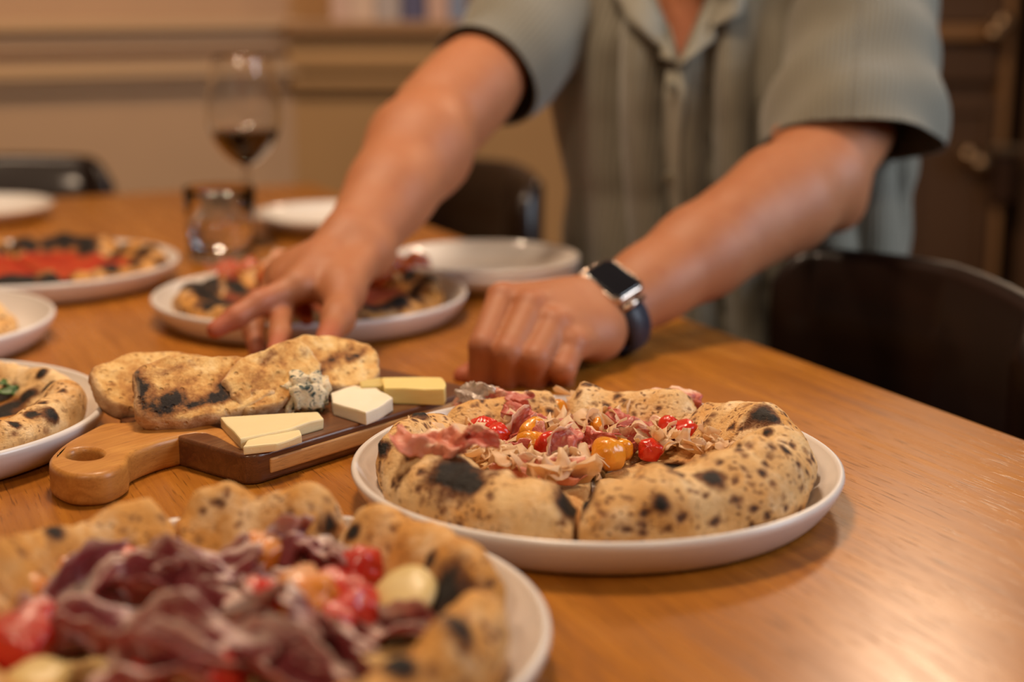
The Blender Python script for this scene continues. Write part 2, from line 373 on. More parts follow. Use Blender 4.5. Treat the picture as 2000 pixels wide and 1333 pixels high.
wr_ = wall_run('wall_right', 'warm beige panelled wall beyond the brown cupboard', (1.62, WY, 0), 0, 1.38, M_wall2, RAILS2)
# brown cupboard beside the person, with a dark slot at its edge
cb = thing('cupboard', 'tall brown cupboard with brass knobs behind the person on the right', 'cupboard', (.86, WY, 0))
box('carcass', (0, .002, 0), (.24, .32, 2.2), M_door, cb, .004)
box('carcass', (.275, .002, 0), (.75, .32, 2.2), M_door, cb, .004)
box('back_panel', (.24, .26, 0), (.275, .31, 2.2), M_black, cb, .002)
for z0, z1 in ((.10, TZ + .10), (TZ + .135, TZ + .215), (TZ + .262, 2.1)):
    d = box('door', (.012, -.022, z0), (.196, 0.0, z1), M_door, cb, .006)
    if z1 - z0 > .2:
        for a, b in (((.012, -.034, z0), (.034, -.018, z1)), ((.174, -.034, z0), (.196, -.018, z1)), ((.034, -.034, z1 - .03), (.174, -.018, z1)), ((.034, -.034, z0), (.174, -.018, z0 + .03))):
            box('stile', a, b, M_door, d, .003)
box('rail', (.0, -.05, TZ + .228), (.198, .002, TZ + .258), M_doortrim, cb, .004)
box('edge_strip', (.203, -.032, .02), (.222, .004, 2.15), M_doortrim, cb, .004)
box('latch_box', (.185, -.075, TZ - .12), (.232, -.03, TZ - .015), M_chairwood, cb, .006)
box('latch_bar', (.170, -.09, TZ - .012), (.245, -.055, TZ + .004), M_brass, cb, .003)
def knob(x, z):
    vs, fs = lathe([(0, .062), (.010, .061), (.018, .054), (.021, .044), (.017, .034), (.008, .027), (.007, .008), (.015, .004), (.016, 0), (0, 0)], 24)
    mk('knob', vs, fs, M_brass, cb, loc=(x, -.032, z), rot=(PI / 2, 0, 0))
knob(.155, TZ - .036); knob(.128, TZ - .018); knob(.182, TZ + .262); knob(.165, TZ + .24)

# ------------------------------------------------------------------ table
ED = Vector((-.427, .904, 0)); EN = Vector((.904, .427, 0))           # along the right edge (away), outward from it
K = Vector((-.352, 2.640, 0))                                        # far right corner
TL, TW = 2.95, 1.18
tab = thing('dining_table', 'long orange brown oak dining table carrying all the food', 'table', (K.x, K.y, 0), math.atan2(ED.y, ED.x))
# local axes: x = away from the camera along the right edge, y = leftward (perpendicular to ED)
box('table_top', (-TL, 0, TZ - .045), (0, TW, TZ), M_table, tab, .004)
for x in (-TL + .12, -.20):
    for y in (.08, TW - .16): box('leg', (x, y, 0), (x + .08, y + .08, TZ - .045), M_table, tab, .005)
for y in (.10, TW - .125): box('apron', (-TL + .2, y, TZ - .13), (-.2, y + .025, TZ - .045), M_table, tab, .002)
for x in (-TL + .14, -.165): box('apron', (x, .12, TZ - .13), (x + .025, TW - .12, TZ - .045), M_table, tab, .002)

# ------------------------------------------------------------------ chairs
def make_chair(label, loc, ang, group='dark leather chairs around the table'):
    "tub chair; local +y = the way the sitter faces"
    c = thing('tub_chair', label, 'chair', loc, ang, group)
    W, R = .208, .05
    pl = []
    for q in np.linspace(-1, 1, 45):                                      # plan: softly bowed back with turned-in ends
        x = q * W; pl.append((x, -.028 * (1 - q * q) + .035 * max(0, (abs(q) - .8) / .2) ** 2))
    n = len(pl); vs, fs = [], []; th = .028; rows = []
    for i, (x, y) in enumerate(pl):
        a, b = pl[max(i - 1, 0)], pl[min(i + 1, n - 1)]
        t = Vector((b[0] - a[0], b[1] - a[1], 0)).normalized(); nr = Vector((-t.y, t.x, 0))     # inward (towards the sitter)
        s = abs(i / (n - 1) * 2 - 1); zt = .806 - .008 * s * s - .035 * max(0, (s - .86) / .14) ** 3; zb = .43
        sec = [(0, zb), (0, zt - .012), (.25, zt - .003), (.5, zt), (.75, zt - .003), (1, zt - .012), (1, zb)]
        lean = -.03
        rows.append(len(vs))
        for u, z in sec:
            vs.append(Vector((x, y, z)) - nr * 0 + nr * (th * (1 - u)) + Vector((0, lean * (z - .4) / .4 * (1 - s), 0)))
    k = 7
    for i in range(n - 1):
        for j in range(k):
            j2 = (j + 1) % k
            fs.append((rows[i] + j, rows[i + 1] + j, rows[i + 1] + j2, rows[i] + j2))
    fs += [tuple(rows[0] + j for j in range(k)), tuple(rows[-1] + j for j in range(k - 1, -1, -1))]
    mk('backrest', vs, fs, M_leather, c)
    box('seat', (-.20, .01, .40), (.20, .42, .46), M_leather, c, .022, smooth=True)
    for x in (-.19, .19):
        for y in (.03, .36):
            v2, f2 = tube([(x, y, .41), (x * 1.08, y + (.02 if y > .2 else -.03), 0)], [.020, .013], 10); mk('leg', v2, f2, M_chairwood, c)
    return c
def edge_pt(s, out): return K - ED * s + EN * out                     # s metres from the far corner towards the camera
CH = math.atan2(-EN.x, EN.y) + 0                                     # rotation that turns local +y to -EN
CH = math.atan2(EN.x, -EN.y)
c1 = make_chair('dark leather chair tucked against the right table edge beside the wristwatch arm', tuple(edge_pt(1.355, .205)), CH)
c2 = make_chair('dark leather chair seen past the left forearm, beyond the pair of white side plates', tuple(edge_pt(.305, .205)), CH)
c4 = make_chair('dark leather chair cut off by the right picture edge, nearest the camera', tuple(edge_pt(1.80, .205)), CH)
farmid = K - EN * .525 + ED * .15
c3 = make_chair('dark leather chair at the far left end of the table', tuple(farmid), math.atan2(-ED.x, ED.y) + PI)

# ------------------------------------------------------------------ plates
def plate_profile(R, Hh, base):
    lip = .0032
    return ([(0, .0035), (base * .5, .0035), (base * .93, .0038), (base * .985, .0055)] +
            [(base + (R - base - .004) * t ** .8, .006 + (Hh - .008) * t ** 1.25) for t in np.linspace(.08, 1, 9)] +
            [(R - .0035, Hh - .0008), (R - .0015, Hh), (R + .0003, Hh - .0012), (R + .0008, Hh - .0035), (R - .0002, Hh - .006)] +
            [(base + .006 + (R - base - .007) * t ** .7, .001 + (Hh - .009) * t ** 1.15) for t in np.linspace(.92, .05, 8)] +
            [(base + .001, 0), (base - .006, 0), (base - .010, .0015), (0, .0015)])
_vs, _fs = lathe(plate_profile(.160, .027, .136), 128)
_tmp = mk('dinner_plate', _vs, _fs, M_plate); PLATE = _tmp.data; bpy.data.objects.remove(_tmp)
_vs, _fs = lathe(plate_profile(.108, .024, .074), 96)
_tmp = mk('side_plate', _vs, _fs, M_plate2); SIDE = _tmp.data; bpy.data.objects.remove(_tmp)
def plate(c, label, me=PLATE, nm='dinner_plate', grp='white pizza plates', dz=0.0, cat='plate'):
    return tag(link(nm, me, None, (c.x, c.y, TZ + dz)), label, cat, grp)
C_main = T(1164, 893, .027); C_front = T(431, 1215, .027); C_left = T(-230, 800, .027); C_leftup = T(-240, 622, .027); C_mid = T(70, 508, .027); C_back = T(607, 568, .027)
plate(C_main, 'white rimmed plate under the whole pizza in sharp focus')
plate(C_front, 'white rimmed plate under the blurred pizza in the bottom left foreground')
plate(C_left, 'white rimmed plate at the left edge touching the cutting board handle')
plate(C_leftup, 'white rimmed plate at the left edge, second up, almost empty in view')
plate(C_mid, 'white rimmed plate under the red sauce pizza far left')
plate(C_back, 'white rimmed plate under the pizza behind the reaching hand')
C_s1, C_s2, C_s3 = T(948, 498, .032), T(648, 412, .024), T(-45, 399, .022)
plate(C_s1, 'lower white side plate of the pair near the table edge, mostly hidden', SIDE, 'side_plate', 'small white plates', 0)
plate(C_s1, 'upper empty white side plate of the pair between the forearms', SIDE, 'side_plate', 'small white plates', .0085)
plate(C_s2, 'empty white side plate behind the left forearm near the far table end', SIDE, 'side_plate', 'small white plates')
plate(C_s3, 'empty white side plate before the far left chair', SIDE, 'side_plate', 'small white plates')

# ------------------------------------------------------------------ pizzas
BVH = {}
def surf(pz, px, py, lift, z=.03):
    h = BVH[pz.name].ray_cast(cam.location - pz.location, (P(px, py, 1.0) - cam.location).normalized())
    return h[0] + h[1] * lift if h[0] else onp(pz, px, py, z)
def make_pizza(name, label, c, R, H, cuts, mat, seed, chars=(), NT_=150, cw=.25, rough=1.0, gap=.0016, base_t=.009, lifts=None, hm=None, wm=None, scorch=0):
    "cut round pizza: every slice is a part; cuts are directions in degrees seen from above"
    pz = thing(name, label, 'pizza', (c.x, c.y, TZ + .0042))
    cuts = sorted(cuts); built = []
    for k, a0 in enumerate(cuts):
        a1 = cuts[(k + 1) % len(cuts)]
        if a1 <= a0: a1 += 360
        a0r, a1r = math.radians(a0), math.radians(a1); am = (a0r + a1r) / 2
        nt = max(8, int((a1 - a0) / 360 * NT_)); vs, inner, dirs = [], [], []
        lift = (lifts or {}).get(k, 0.0); hk = (hm or {}).get(k, 1.0); wk = (wm or {}).get(k, 1.0)
        for j in range(nt + 1):
            u = j / nt; t = a0r + (a1r - a0r) * u
            arc = min(u, 1 - u) * (a1r - a0r) * R; ef = math.exp(-(arc / .008) ** 2)
            ct, st = math.cos(t), math.sin(t)
            n0 = nz(ct * 1.6 + seed, st * 1.6, 3.1); n1 = nz(ct * 4 + seed, st * 4, 7.7); n2 = nz(ct * 9, st * 9 + seed, 1.2)
            Rr = R * (1 + .025 * n0 + .025 * n1 * rough - .014 * ef)
            Hh = H * hk * (1 + .14 * n0 + .20 * n1 * rough + .06 * n2 * rough) * (1 - .34 * ef)
            w = R * cw * wk * (1 + .18 * n1 + .10 * n2)
            b = base_t * (1 - .3 * ef)
            ctrl = [(.004, b), (min(R * .3, Rr - w * 1.5), b), (Rr - w * 1.35, b * 1.05), (Rr - w * 1.05, b * 1.2 + .10 * Hh), (Rr - w * .80, b + .58 * (Hh - b)), (Rr - w * .52, Hh * .97), (Rr - w * .30, Hh * .98), (Rr - w * .09, Hh * .78),
                    (Rr, Hh * .48), (Rr - w * .04, Hh * .20), (Rr - w * .16, .0005), (Rr - w * .5, 0), (R * .25, 0), (.004, 0)]
            prof = catmull(ctrl, 4); prof_n = len(prof)
            for r, z in prof:
                r = max(r, .003); x, y = r * ct, r * st
                cr = sstep(Rr - w * 1.15, Rr - w * .7, r)
                f = (.0030 * cr + .0016) * rough * (nz(x * 34 + seed, y * 34, z * 42) + .35 * nz(x * 120, y * 120 + seed, z * 120))
                o = 1 if r > Rr - w * .4 else -.4
                dv = Vector((ct * o * cr, st * o * cr, 1.0 if r < Rr - w * .1 else .25)).normalized()
                p = Vector((x, y, z))
                if z > .003: p += dv * f
                p += Vector((math.cos(am), math.sin(am), 0)) * (gap / max(.35, math.sin((a1r - a0r) / 2)))
                p.z = max(p.z, 0.0) + lift * sstep(.3 * R, R, r)
                vs.append(p); dirs.append(dv if z > .003 else None); inner.append(1 - sstep(Rr - w * 1.2, Rr - w * .85, r))
        fs = []
        for j in range(nt):
            for q in range(prof_n - 1):
                a = j * prof_n + q; b2 = (j + 1) * prof_n + q; fs.append((a, a + 1, b2 + 1, b2))
            fs.append((j * prof_n + prof_n - 1, j * prof_n, (j + 1) * prof_n, (j + 1) * prof_n + prof_n - 1))
        fs.append(tuple(range(prof_n - 1, -1, -1))); fs.append(tuple(nt * prof_n + q for q in range(prof_n)))
        built.append((vs, fs, inner, dirs))
    AV, AF = [], []
    for vs, fs, _, _ in built:
        o = len(AV); AV += vs; AF += [tuple(i + o for i in f) for f in fs if len(f) == 4]
    bvh = BVHTree.FromPolygons(AV, AF); pts = []
    for px, py, rad, bumpy in chars:
        h = bvh.ray_cast(cam.location - pz.location, (P(px, py, 1.0) - cam.location).normalized())
        if h[0]: pts.append((h[0], rad, bumpy))
    BVH[pz.name] = bvh
    rg = random.Random(int(seed * 10))
    for _ in range(scorch):
        a = rg.uniform(0, 2 * PI); q = R * rg.uniform(.78, .98); pts.append((Vector((q * math.cos(a), q * math.sin(a), H * rg.uniform(.4, 1.0))), rg.uniform(.006, .014), rg.choice((0, 0, .002, .004))))
    for vs, fs, inner, dirs in built:
        ch = [0.0] * len(vs)
        for cp, rad, bumpy in pts:
            for i, p in enumerate(vs):
                if abs(p.x - cp.x) < rad * 1.6 and abs(p.y - cp.y) < rad * 1.6:
                    d = (p - cp).length / rad
                    if d < 1.6:
                        ch[i] = max(ch[i], 1.0 - .62 * d)
                        if d < 1 and bumpy and dirs[i]: vs[i] = p + dirs[i] * bumpy * (1 - d * d)
        mk('slice', vs, fs, mat, pz, attrs={'inner': inner, 'char': ch})
    return pz
def sheet(L, W, seed, amp=.006, fold=1.6, tw=.6, nu=34, nv=18, th=.0009, curl=0.0, crk=1.0):
    "thin ruffled slice of ham, closed, local x along its length"
    top, edge = [], []
    for i in range(nu + 1):
        u = i / nu
        for j in range(nv + 1):
            v = j / nv - .5
            ww = W * (.55 + .45 * math.sin(PI * min(1, max(0, u * .86 + .10)))) * (1 + .25 * nz(u * 3, seed, 4))
            x = L * (u - .5) + .004 * nz(v * 4, seed, u); y = ww * v + .006 * nz(u * 4, seed, 2.2)
            z = amp * (math.sin(2 * PI * fold * v + 4 * u + seed) * .7 + math.sin(2 * PI * .8 * u + seed * 1.7) * .6 + .9 * nz(u * 4 + seed, v * 5, seed) + crk * (.45 * nz(u * 11 + seed, v * 11, 2 + seed) + .22 * nz(u * 24, v * 24 + seed, seed)))
            x += .10 * W * nz(v * 9, seed + 5, u * 2) * abs(2 * u - 1); y += .10 * W * nz(u * 10, seed + 9, v) * abs(2 * v)
            if curl: y, z = y * math.cos(curl * v * 2), z + abs(y) * math.sin(abs(curl * v * 2)) * .8
            a = tw * (u - .5); y, z = y * math.cos(a) - z * math.sin(a), y * math.sin(a) + z * math.cos(a)
            top.append(Vector((x, y, z))); edge.append(max(0, min(1, v * 2 if v > 0 else -v * .8)))
    n = nv + 1; N = len(top); vs = [p + Vector((0, 0, th / 2)) for p in top] + [p - Vector((0, 0, th / 2)) for p in top]; fs = []
    for i in range(nu):
        for j in range(nv):
            a = i * n + j; fs.append((a, a + n, a + n + 1, a + 1)); fs.append((N + a, N + a + 1, N + a + n + 1, N + a + n))
    for i in range(nu):
        a, b = i * n, (i + 1) * n; fs.append((a, N + a, N + b, b)); a, b = i * n + nv, (i + 1) * n + nv; fs.append((a, b, N + b, N + a))
    for j in range(nv):
        a, b = j, j + 1; fs.append((a, b, N + b, N + a)); a, b = nu * n + j, nu * n + j + 1; fs.append((a, N + a, N + b, b))
    return vs, fs, {'edge': edge + edge}
def tomato_mesh(seed, r=.011):
    vs, fs = [], []; nu, nv = 20, 12
    prof = [(math.sin(PI * k / nv), math.cos(PI * k / nv)) for k in range(nv + 1)]
    v, f = lathe([(max(0, a) * r if 0 < i < nv else 0, -b * r * .86) for i, (a, b) in enumerate(prof)], nu)
    out = []
    for p in v:
        q = Vector(p); k = 1 + .26 * nz(q.x * 95 + seed, q.y * 95, q.z * 95) + .10 * nz(q.x * 220 + seed, q.y * 220, q.z * 220) + .07 * math.sin(5 * math.atan2(q.y, q.x) + seed) * (1 if q.z > 0 else .4)
        out.append(q * k)
    return out, f
def flake_mesh(seed, L, W):
    rng = random.Random(seed); vs = []; nu, nv = 5, 3; th = .0004
    c1, c2, tw = rng.uniform(-1.6, 1.6), rng.uniform(-1, 1), rng.uniform(-1.2, 1.2)
    for i in range(nu + 1):
        u = i / nu - .5
        for j in range(nv + 1):
            v = j / nv - .5
            w = W * (1 - .75 * abs(2 * u) ** 2.2 * rng.uniform(.6, 1.0)) * (1 + .3 * rng.uniform(-1, 1))
            x = L * u; y = w * v; z = c1 * L * u * u + c2 * W * v * v * 2
            a = tw * u; y, z = y * math.cos(a) - z * math.sin(a), y * math.sin(a) + z * math.cos(a)
            vs.append(Vector((x, y, z)))
    N = len(vs); n = nv + 1; vs = [p + Vector((0, 0, th)) for p in vs] + vs; fs = []
    for i in range(nu):
        for j in range(nv):
            a = i * n + j; fs.append((a, a + n, a + n + 1, a + 1)); fs.append((N + a, N + a + 1, N + a + n + 1, N + a + n))
        a, b = i * n, (i + 1) * n; fs.append((a, N + a, N + b, b)); fs.append((a + nv, b + nv, N + b + nv, N + a + nv))
    for j in range(nv):
        fs.append((j, j + 1, N + j + 1, N + j)); fs.append((nu * n + j, N + nu * n + j, N + nu * n + j + 1, nu * n + j + 1))
    return vs, fs
def onp(pz, px, py, z):
    "local position on a pizza for a picture position at height z above the table"
    return T(px, py, z) - pz.location
def ang_of(pz, px, py, z=.02):
    p = onp(pz, px, py, z); return math.degrees(math.atan2(p.y, p.x)), math.hypot(p.x, p.y)
# --- the pizza in focus
pm = make_pizza('pizza', 'whole cut pizza with prosciutto, tomatoes and shaved flakes, in sharp focus', C_main, .1405, .035, [-98, -4, 52, 97, 140, 188], M_dough, 5.3,
    [(895, 925, .021, .001), (915, 950, .012, 0), (820, 815, .0065, .004), (748, 855, .006, .003), (752, 880, .006, .003), (745, 870, .004, .002),
                      (868, 772, .017, .004), (905, 770, .013, .002), (850, 780, .010, 0), (1108, 985, .013, 0), (1140, 985, .012, 0), (1393, 935, .0085, .001), (1318, 914, .010, 0), (1490, 813, .011, .002), (1510, 820, .006, .002),
                      (1230, 737, .009, 0), (1275, 735, .008, 0), (1350, 755, .010, 0), (1372, 770, .008, 0), (1500, 845, .004, 0), (1290, 985, .006, 0), (1535, 880, .005, 0)],
    NT_=260, cw=.30, lifts={1: .003}, gap=.0020, hm={0: 1.42, 1: 1.14, 2: 1.10, 3: .98, 4: 1.08, 5: 1.22}, wm={0: 1.75, 1: 1.40, 2: 1.15, 3: .9, 4: 1.1, 5: 1.5})
HAMS = [  # px, py, height, length, width, yaw, pitch, roll, seed, material
    (842, 874, .036, .048, .028, -20, 0, 16, 1.1, M_ham_pale), (890, 886, .030, .050, .024, -20, 10, 20, 2.3, M_ham),
    (965, 795, .033, .055, .030, -25, 20, 30, 3.7, M_ham), (935, 778, .036, .040, .018, 30, 10, 50, 14.2, M_ham_pale), (1065, 822, .030, .062, .026, -10, -6, 18, 4.9, M_ham), (1020, 868, .028, .042, .022, 35, 15, -30, 5.2, M_ham),
    (1103, 880, .033, .040, .028, 70, 35, 55, 6.6, M_ham), (1050, 922, .027, .064, .024, -6, 4, 35, 7.5, M_ham_pale), (1312, 806, .028, .046, .034, 12, 6, 60, 8.8, M_ham), (1190, 842, .028, .050, .026, 20, 0, -15, 9.4, M_ham),
    (1150, 858, .031, .045, .020, -40, 10, 35, 10.1, M_ham), (1245, 832, .028, .048, .030, -15, -8, 20, 11.7, M_ham), (1010, 845, .029, .040, .018, 60, 20, 20, 12.9, M_ham), (1215, 868, .025, .040, .020, 5, 5, 30, 13.3, M_ham)]
for px, py, z, L, W, yaw, pit, rol, sd, mt in HAMS:
    vs, fs, at = sheet(L, W, sd, .0052, 1.4, .7)
    mk('prosciutto_slice', vs, fs, mt, pm, loc=surf(pm, px, py, .006) if px < 940 else onp(pm, px, py, z - .003), rot=(math.radians(rol), math.radians(-pit), math.radians(yaw)), attrs=at)
vs, fs, at = sheet(.030, .018, 21.0, .004, 1.2, .5); mk('glossy_fat', vs, fs, M_fat, pm, loc=onp(pm, 930, 768, .038), rot=(.8, 0, -.3), attrs=at)
TOMS = [(943, 838, .031, 1.0, 0), (972, 852, .029, .9, 0), (1040, 848, .030, 1.0, 1), (1042, 872, .027, 1.1, 1), (1068, 868, .031, .85, 0), (1188, 888, .029, 1.12, 1), (1212, 880, .027, .9, 1), (1335, 848, .029, 1.05, 0), (1308, 838, .031, .8, 0), (1272, 882, .026, .8, 0), (1170, 838, .028, .7, 1), (1090, 805, .027, .8, 1), (1000, 835, .026, .8, 0)]
for i, (px, py, z, s, k) in enumerate(TOMS):
    vs, fs = tomato_mesh(i * 3.1 + 1, .0108 * s); mk('cherry_tomato', vs, fs, M_tor if k else M_tred, pm, loc=onp(pm, px, py, z - .004), rot=(i * 1.3, i * .7, i))
rng = random.Random(11); FL = []
for k in range(12):
    L = rng.uniform(.012, .026); vs, fs = flake_mesh(k + 50, L, L * rng.uniform(.4, .8)); o = mk('flake', vs, fs, M_flake); FL.append(o.data); bpy.data.objects.remove(o)
def scatter(pz, meshes, name, spots, seed, z0, zj, spread):
    r = random.Random(seed)
    for cx, cy, n, sx, sy in spots:
        for _ in range(n):
            px, py = r.gauss(cx, sx), r.gauss(cy, sy)
            o = link(name, r.choice(meshes), pz, onp(pz, px, py, z0 + r.uniform(0, zj)), (r.uniform(-spread, spread), r.uniform(-spread, spread), r.uniform(0, 6.28)))
            s = r.uniform(.6, 1.25); o.scale = (s, s, s)
scatter(pm, FL, 'shaved_flake', [(905, 850, 20, 34, 15), (955, 885, 18, 32, 11), (1040, 905, 10, 30, 8), (1110, 905, 9, 25, 8), (1180, 812, 24, 42, 11), (1240, 845, 10, 30, 12), (1290, 858, 15, 26, 9), (1385, 850, 20, 28, 14), (1410, 868, 10, 24, 7),
    (1060, 835, 16, 55, 14), (850, 838, 6, 22, 9), (1000, 870, 8, 35, 10), (1130, 780, 5, 25, 7), (1170, 895, 6, 20, 6), (1345, 825, 6, 20, 8)], 5, .020, .012, .9)

# --- the blurred pizza in the foreground
pf = make_pizza('pizza', 'large blurred pizza with dusted ham and tomatoes in the bottom left foreground', C_front, .1385, .042, [-62, 8, 68, 112, 170, 235], M_dough_front, 17.7,
    [(870, 1150, .016, 0), (830, 1185, .014, 0), (775, 1300, .0085, .003), (640, 1025, .007, 0), (690, 1040, .006, 0), (840, 1095, .006, 0), (905, 1230, .010, 0), (105, 1040, .006, 0), (570, 1090, .006, 0)], NT_=220, cw=.29, hm={1: 1.05, 2: 1.12, 3: 1.1})
FH = [(160, 1140, .040, .060, .042, 70, 10, 40, 1.3), (215, 1170, .036, .050, .036, 40, 10, -30, 2.1), (330, 1150, .040, .060, .045, -10, 5, 25, 3.2), (405, 1105, .046, .050, .040, 30, 15, 20, 4.4), (420, 1170, .038, .055, .036, -35, 0, 30, 5.3),
      (550, 1075, .044, .040, .034, 50, 10, 30, 6.1), (620, 1100, .040, .045, .026, -15, 5, -20, 7.2), (575, 1215, .044, .058, .036, -65, 20, 45, 8.6), (650, 1270, .040, .060, .036, -40, 5, 35, 9.1), (385, 1265, .044, .064, .046, -5, 5, 20, 10.4),
      (240, 1235, .038, .058, .034, 10, 0, 20, 11.1), (740, 1215, .034, .055, .026, -15, 0, 25, 12.8), (480, 1240, .036, .045, .034, 60, 10, 35, 13.4), (330, 1320, .038, .06, .04, 10, 0, 20, 14.4), (560, 1310, .036, .06, .04, -20, 0, 20, 15.1), (130, 1215, .036, .04, .03, 20, 0, 20, 16.2), (480, 1150, .034, .05, .03, 10, 0, -20, 17.7)]
for px, py, z, L, W, yaw, pit, rol, sd in FH:
    vs, fs, at = sheet(L * 1.1, W * 1.05, sd, .0100, 1.1, .8, th=.0022, curl=.8, crk=.35)
    mk('prosciutto_slice', vs, fs, M_ham_dark, pf, loc=onp(pf, px, py + 13, z - .0135), rot=(math.radians(rol), math.radians(-pit), math.radians(yaw)), attrs=at)
for i, (px, py, z, s, k) in enumerate([(510, 1080, .040, 1.35, 1), (600, 1165, .042, 1.55, 1), (705, 1108, .036, 1.25, 0), (690, 1175, .036, 1.35, 0), (650, 1150, .034, 1.1, 0), (505, 1165, .034, 1.2, 0), (40, 1255, .036, 1.6, 0), (70, 1215, .034, 1.2, 0), (55, 1160, .034, 1.2, 1), (300, 1300, .034, 1.1, 0), (650, 1215, .034, 1.0, 0), (250, 1095, .034, .9, 0), (120, 1120, .034, 1.0, 1), (430, 1310, .034, 1.2, 0)]):
    vs, fs = tomato_mesh(i * 2.7 + 40, .0112 * s); mk('cherry_tomato', vs, fs, M_tor_d if k else M_tred_d, pf, loc=onp(pf, px, py + 8, z - .010), rot=(i * 1.1, i * .9, i))
for i, (px, py, z, s) in enumerate([(795, 1160, .030, .95), (255, 1312, .024, .8), (75, 1330, .024, .8), (600, 1060, .026, .8)]):
    vs, fs = lathe([(0, .006), (.010, .0058), (.0165, .004), (.018, .001), (.0165, -.002), (0, -.003)], 28)
    mk('cheese_round', [(x * s * (1 + .12 * nz(x * 90, y * 90, i)), y * s, z_ + .0015 * nz(x * 80, y * 80, i)) for x, y, z_ in vs], fs, M_mozz, pf, loc=onp(pf, px, py, z), rot=(.35 if i == 0 else .1, -.25 if i == 0 else 0, 0))

# --- the pizzas at the left edge and at the back
pl_ = make_pizza('pizza', 'pizza with blistered charred crust at the left edge beside the board handle', C_left, .1395, .030, [-100, -38, 22, 80, 140, 200], M_dough_left, 29.1,
    [(100, 810, .0075, .003), (55, 778, .010, .002), (20, 795, .012, .001), (0, 810, .016, 0), (60, 810, .006, 0), (45, 708, .014, 0), (95, 755, .006, 0), (80, 728, .006, 0), (10, 770, .012, 0), (82, 787, .004, 0), (30, 830, .005, 0)], NT_=180, cw=.29, lifts={1: .004})
for i, (px, py, a) in enumerate([(12, 765, .4), (22, 750, 1.2), (-20, 770, 2)]):
    vs, fs, at = sheet(.022, .010, i + 3.0, .002, .6, .4, 8, 6, .0006); mk('basil_leaf', vs, fs, M_basil, pl_, loc=onp(pl_, px, py, .022), rot=(.4, .2, a))
for i in range(5):
    vs, fs, at = sheet(.05, .035, i + 70., .004, 1, .3, 12, 8, .001); mk('prosciutto_slice', vs, fs, M_ham, pl_, loc=Vector((math.cos(i * 1.3) * .05, math.sin(i * 1.3) * .05, .014)), rot=(.1, .1, i), attrs=at)
plu = make_pizza('pizza', 'pizza with only its crust tip showing at the left edge, second plate up', C_leftup, .124, .022, [-70, 0 + 35, 110, 190], M_dough_left, 41.0, NT_=110, cw=.27)
pr = make_pizza('pizza', 'red tomato sauce pizza with scorched rim on the far left plate', C_mid, .143, .030, [-120, -60, 0, 60, 120, 180], M_dough_red, 53.3,
    [(165, 452, .013, .006), (100, 455, .012, 0), (30, 462, .010, 0), (215, 520, .010, 0), (40, 553, .016, 0), (100, 552, .012, 0), (130, 470, .014, .003), (60, 480, .01, 0), (225, 500, .008, 0), (0, 555, .02, 0)], NT_=150, cw=.25, scorch=34)
pb = make_pizza('pizza', 'dark charred pizza with roast tomato behind the reaching hand', C_back, .134, .029, [-135, -75, -15, 45, 105, 165], M_dough_back, 67.9,
    [(370, 530, .014, 0), (400, 560, .014, 0), (430, 590, .016, 0), (460, 565, .012, 0), (800, 540, .008, 0), (845, 545, .010, 0), (720, 595, .010, 0), (780, 590, .008, 0), (350, 560, .012, 0), (500, 585, .014, 0)], NT_=150, cw=.25, scorch=36)
for i, (px, py, s) in enumerate([(770, 520, 1.6), (820, 515, 1.5), (745, 535, 1.4), (800, 525, 1.0), (690, 540, 1.3), (640, 520, 1.2), (560, 530, 1.2), (480, 530, 1.4), (520, 545, 1.2), (440, 540, 1.1), (600, 560, 1.2)]):
    vs, fs = tomato_mesh(i * 1.9 + 80, .0115 * s); mk('roast_tomato', vs, fs, M_roast, pb, loc=onp(pb, px, py, .028) * .96, rot=(i, i * 2, 0))
for i, (px, py) in enumerate([(500, 525), (560, 520), (620, 540), (700, 525), (740, 515), (450, 525)]):
    vs, fs, at = sheet(.06, .04, i + 120., .006, 1.2, .5, 12, 8); mk('prosciutto_slice', vs, fs, M_ham, pb, loc=onp(pb, px, py, .026), rot=(.2, .1, i * 1.1), attrs=at)
# ------------------------------------------------------------------ cutting board with bread and cheese
BA = math.radians(50.5); BDIR = Vector((math.cos(BA), math.sin(BA), 0)); BPER = Vector((-BDIR.y, BDIR.x, 0))
A0 = T(486, 893, .022); A0 = Vector((A0.x, A0.y, TZ))
BT = .022; BL, BW = .235, .150
board = thing('cutting_board', 'wooden cutting board with dark walnut body, pale inlay and round handle with a hole', 'cutting board', A0, BA)
# local x along the long side away from the handle, local y from the front side to the back side
def extrude_outline(name, outline, mat, parent, z0, z1, bevel=.004, holes=()):
    bm = bmesh.new()
    def loop(pts): 
        vv = [bm.verts.new((x, y, z0)) for x, y in pts]; return [bm.edges.new((vv[i], vv[(i + 1) % len(vv)])) for i in range(len(vv))]
    ed = loop(outline)
    for h in holes: ed += loop(h)
    g = bmesh.ops.triangle_fill(bm, use_beauty=True, use_dissolve=True, edges=ed)
    fcs = [f for f in bm.faces]
    r = bmesh.ops.extrude_face_region(bm, geom=fcs)
    for e in r['geom']:
        if isinstance(e, bmesh.types.BMVert): e.co.z = z1
    bmesh.ops.recalc_face_normals(bm, faces=list(bm.faces))
    rim = [e for e in bm.edges if len(e.link_faces) == 2 and e.calc_face_angle(0) > .9 and abs(e.verts[0].co.z - e.verts[1].co.z) < 1e-6]
    if bevel: bmesh.ops.bevel(bm, geom=rim, offset=bevel, segments=3, profile=.6, affect='EDGES')
    o = bm_mk(name, bm, mat, parent, True)
    for p in o.data.polygons: p.use_smooth = abs(p.normal.z) < .98
    return o
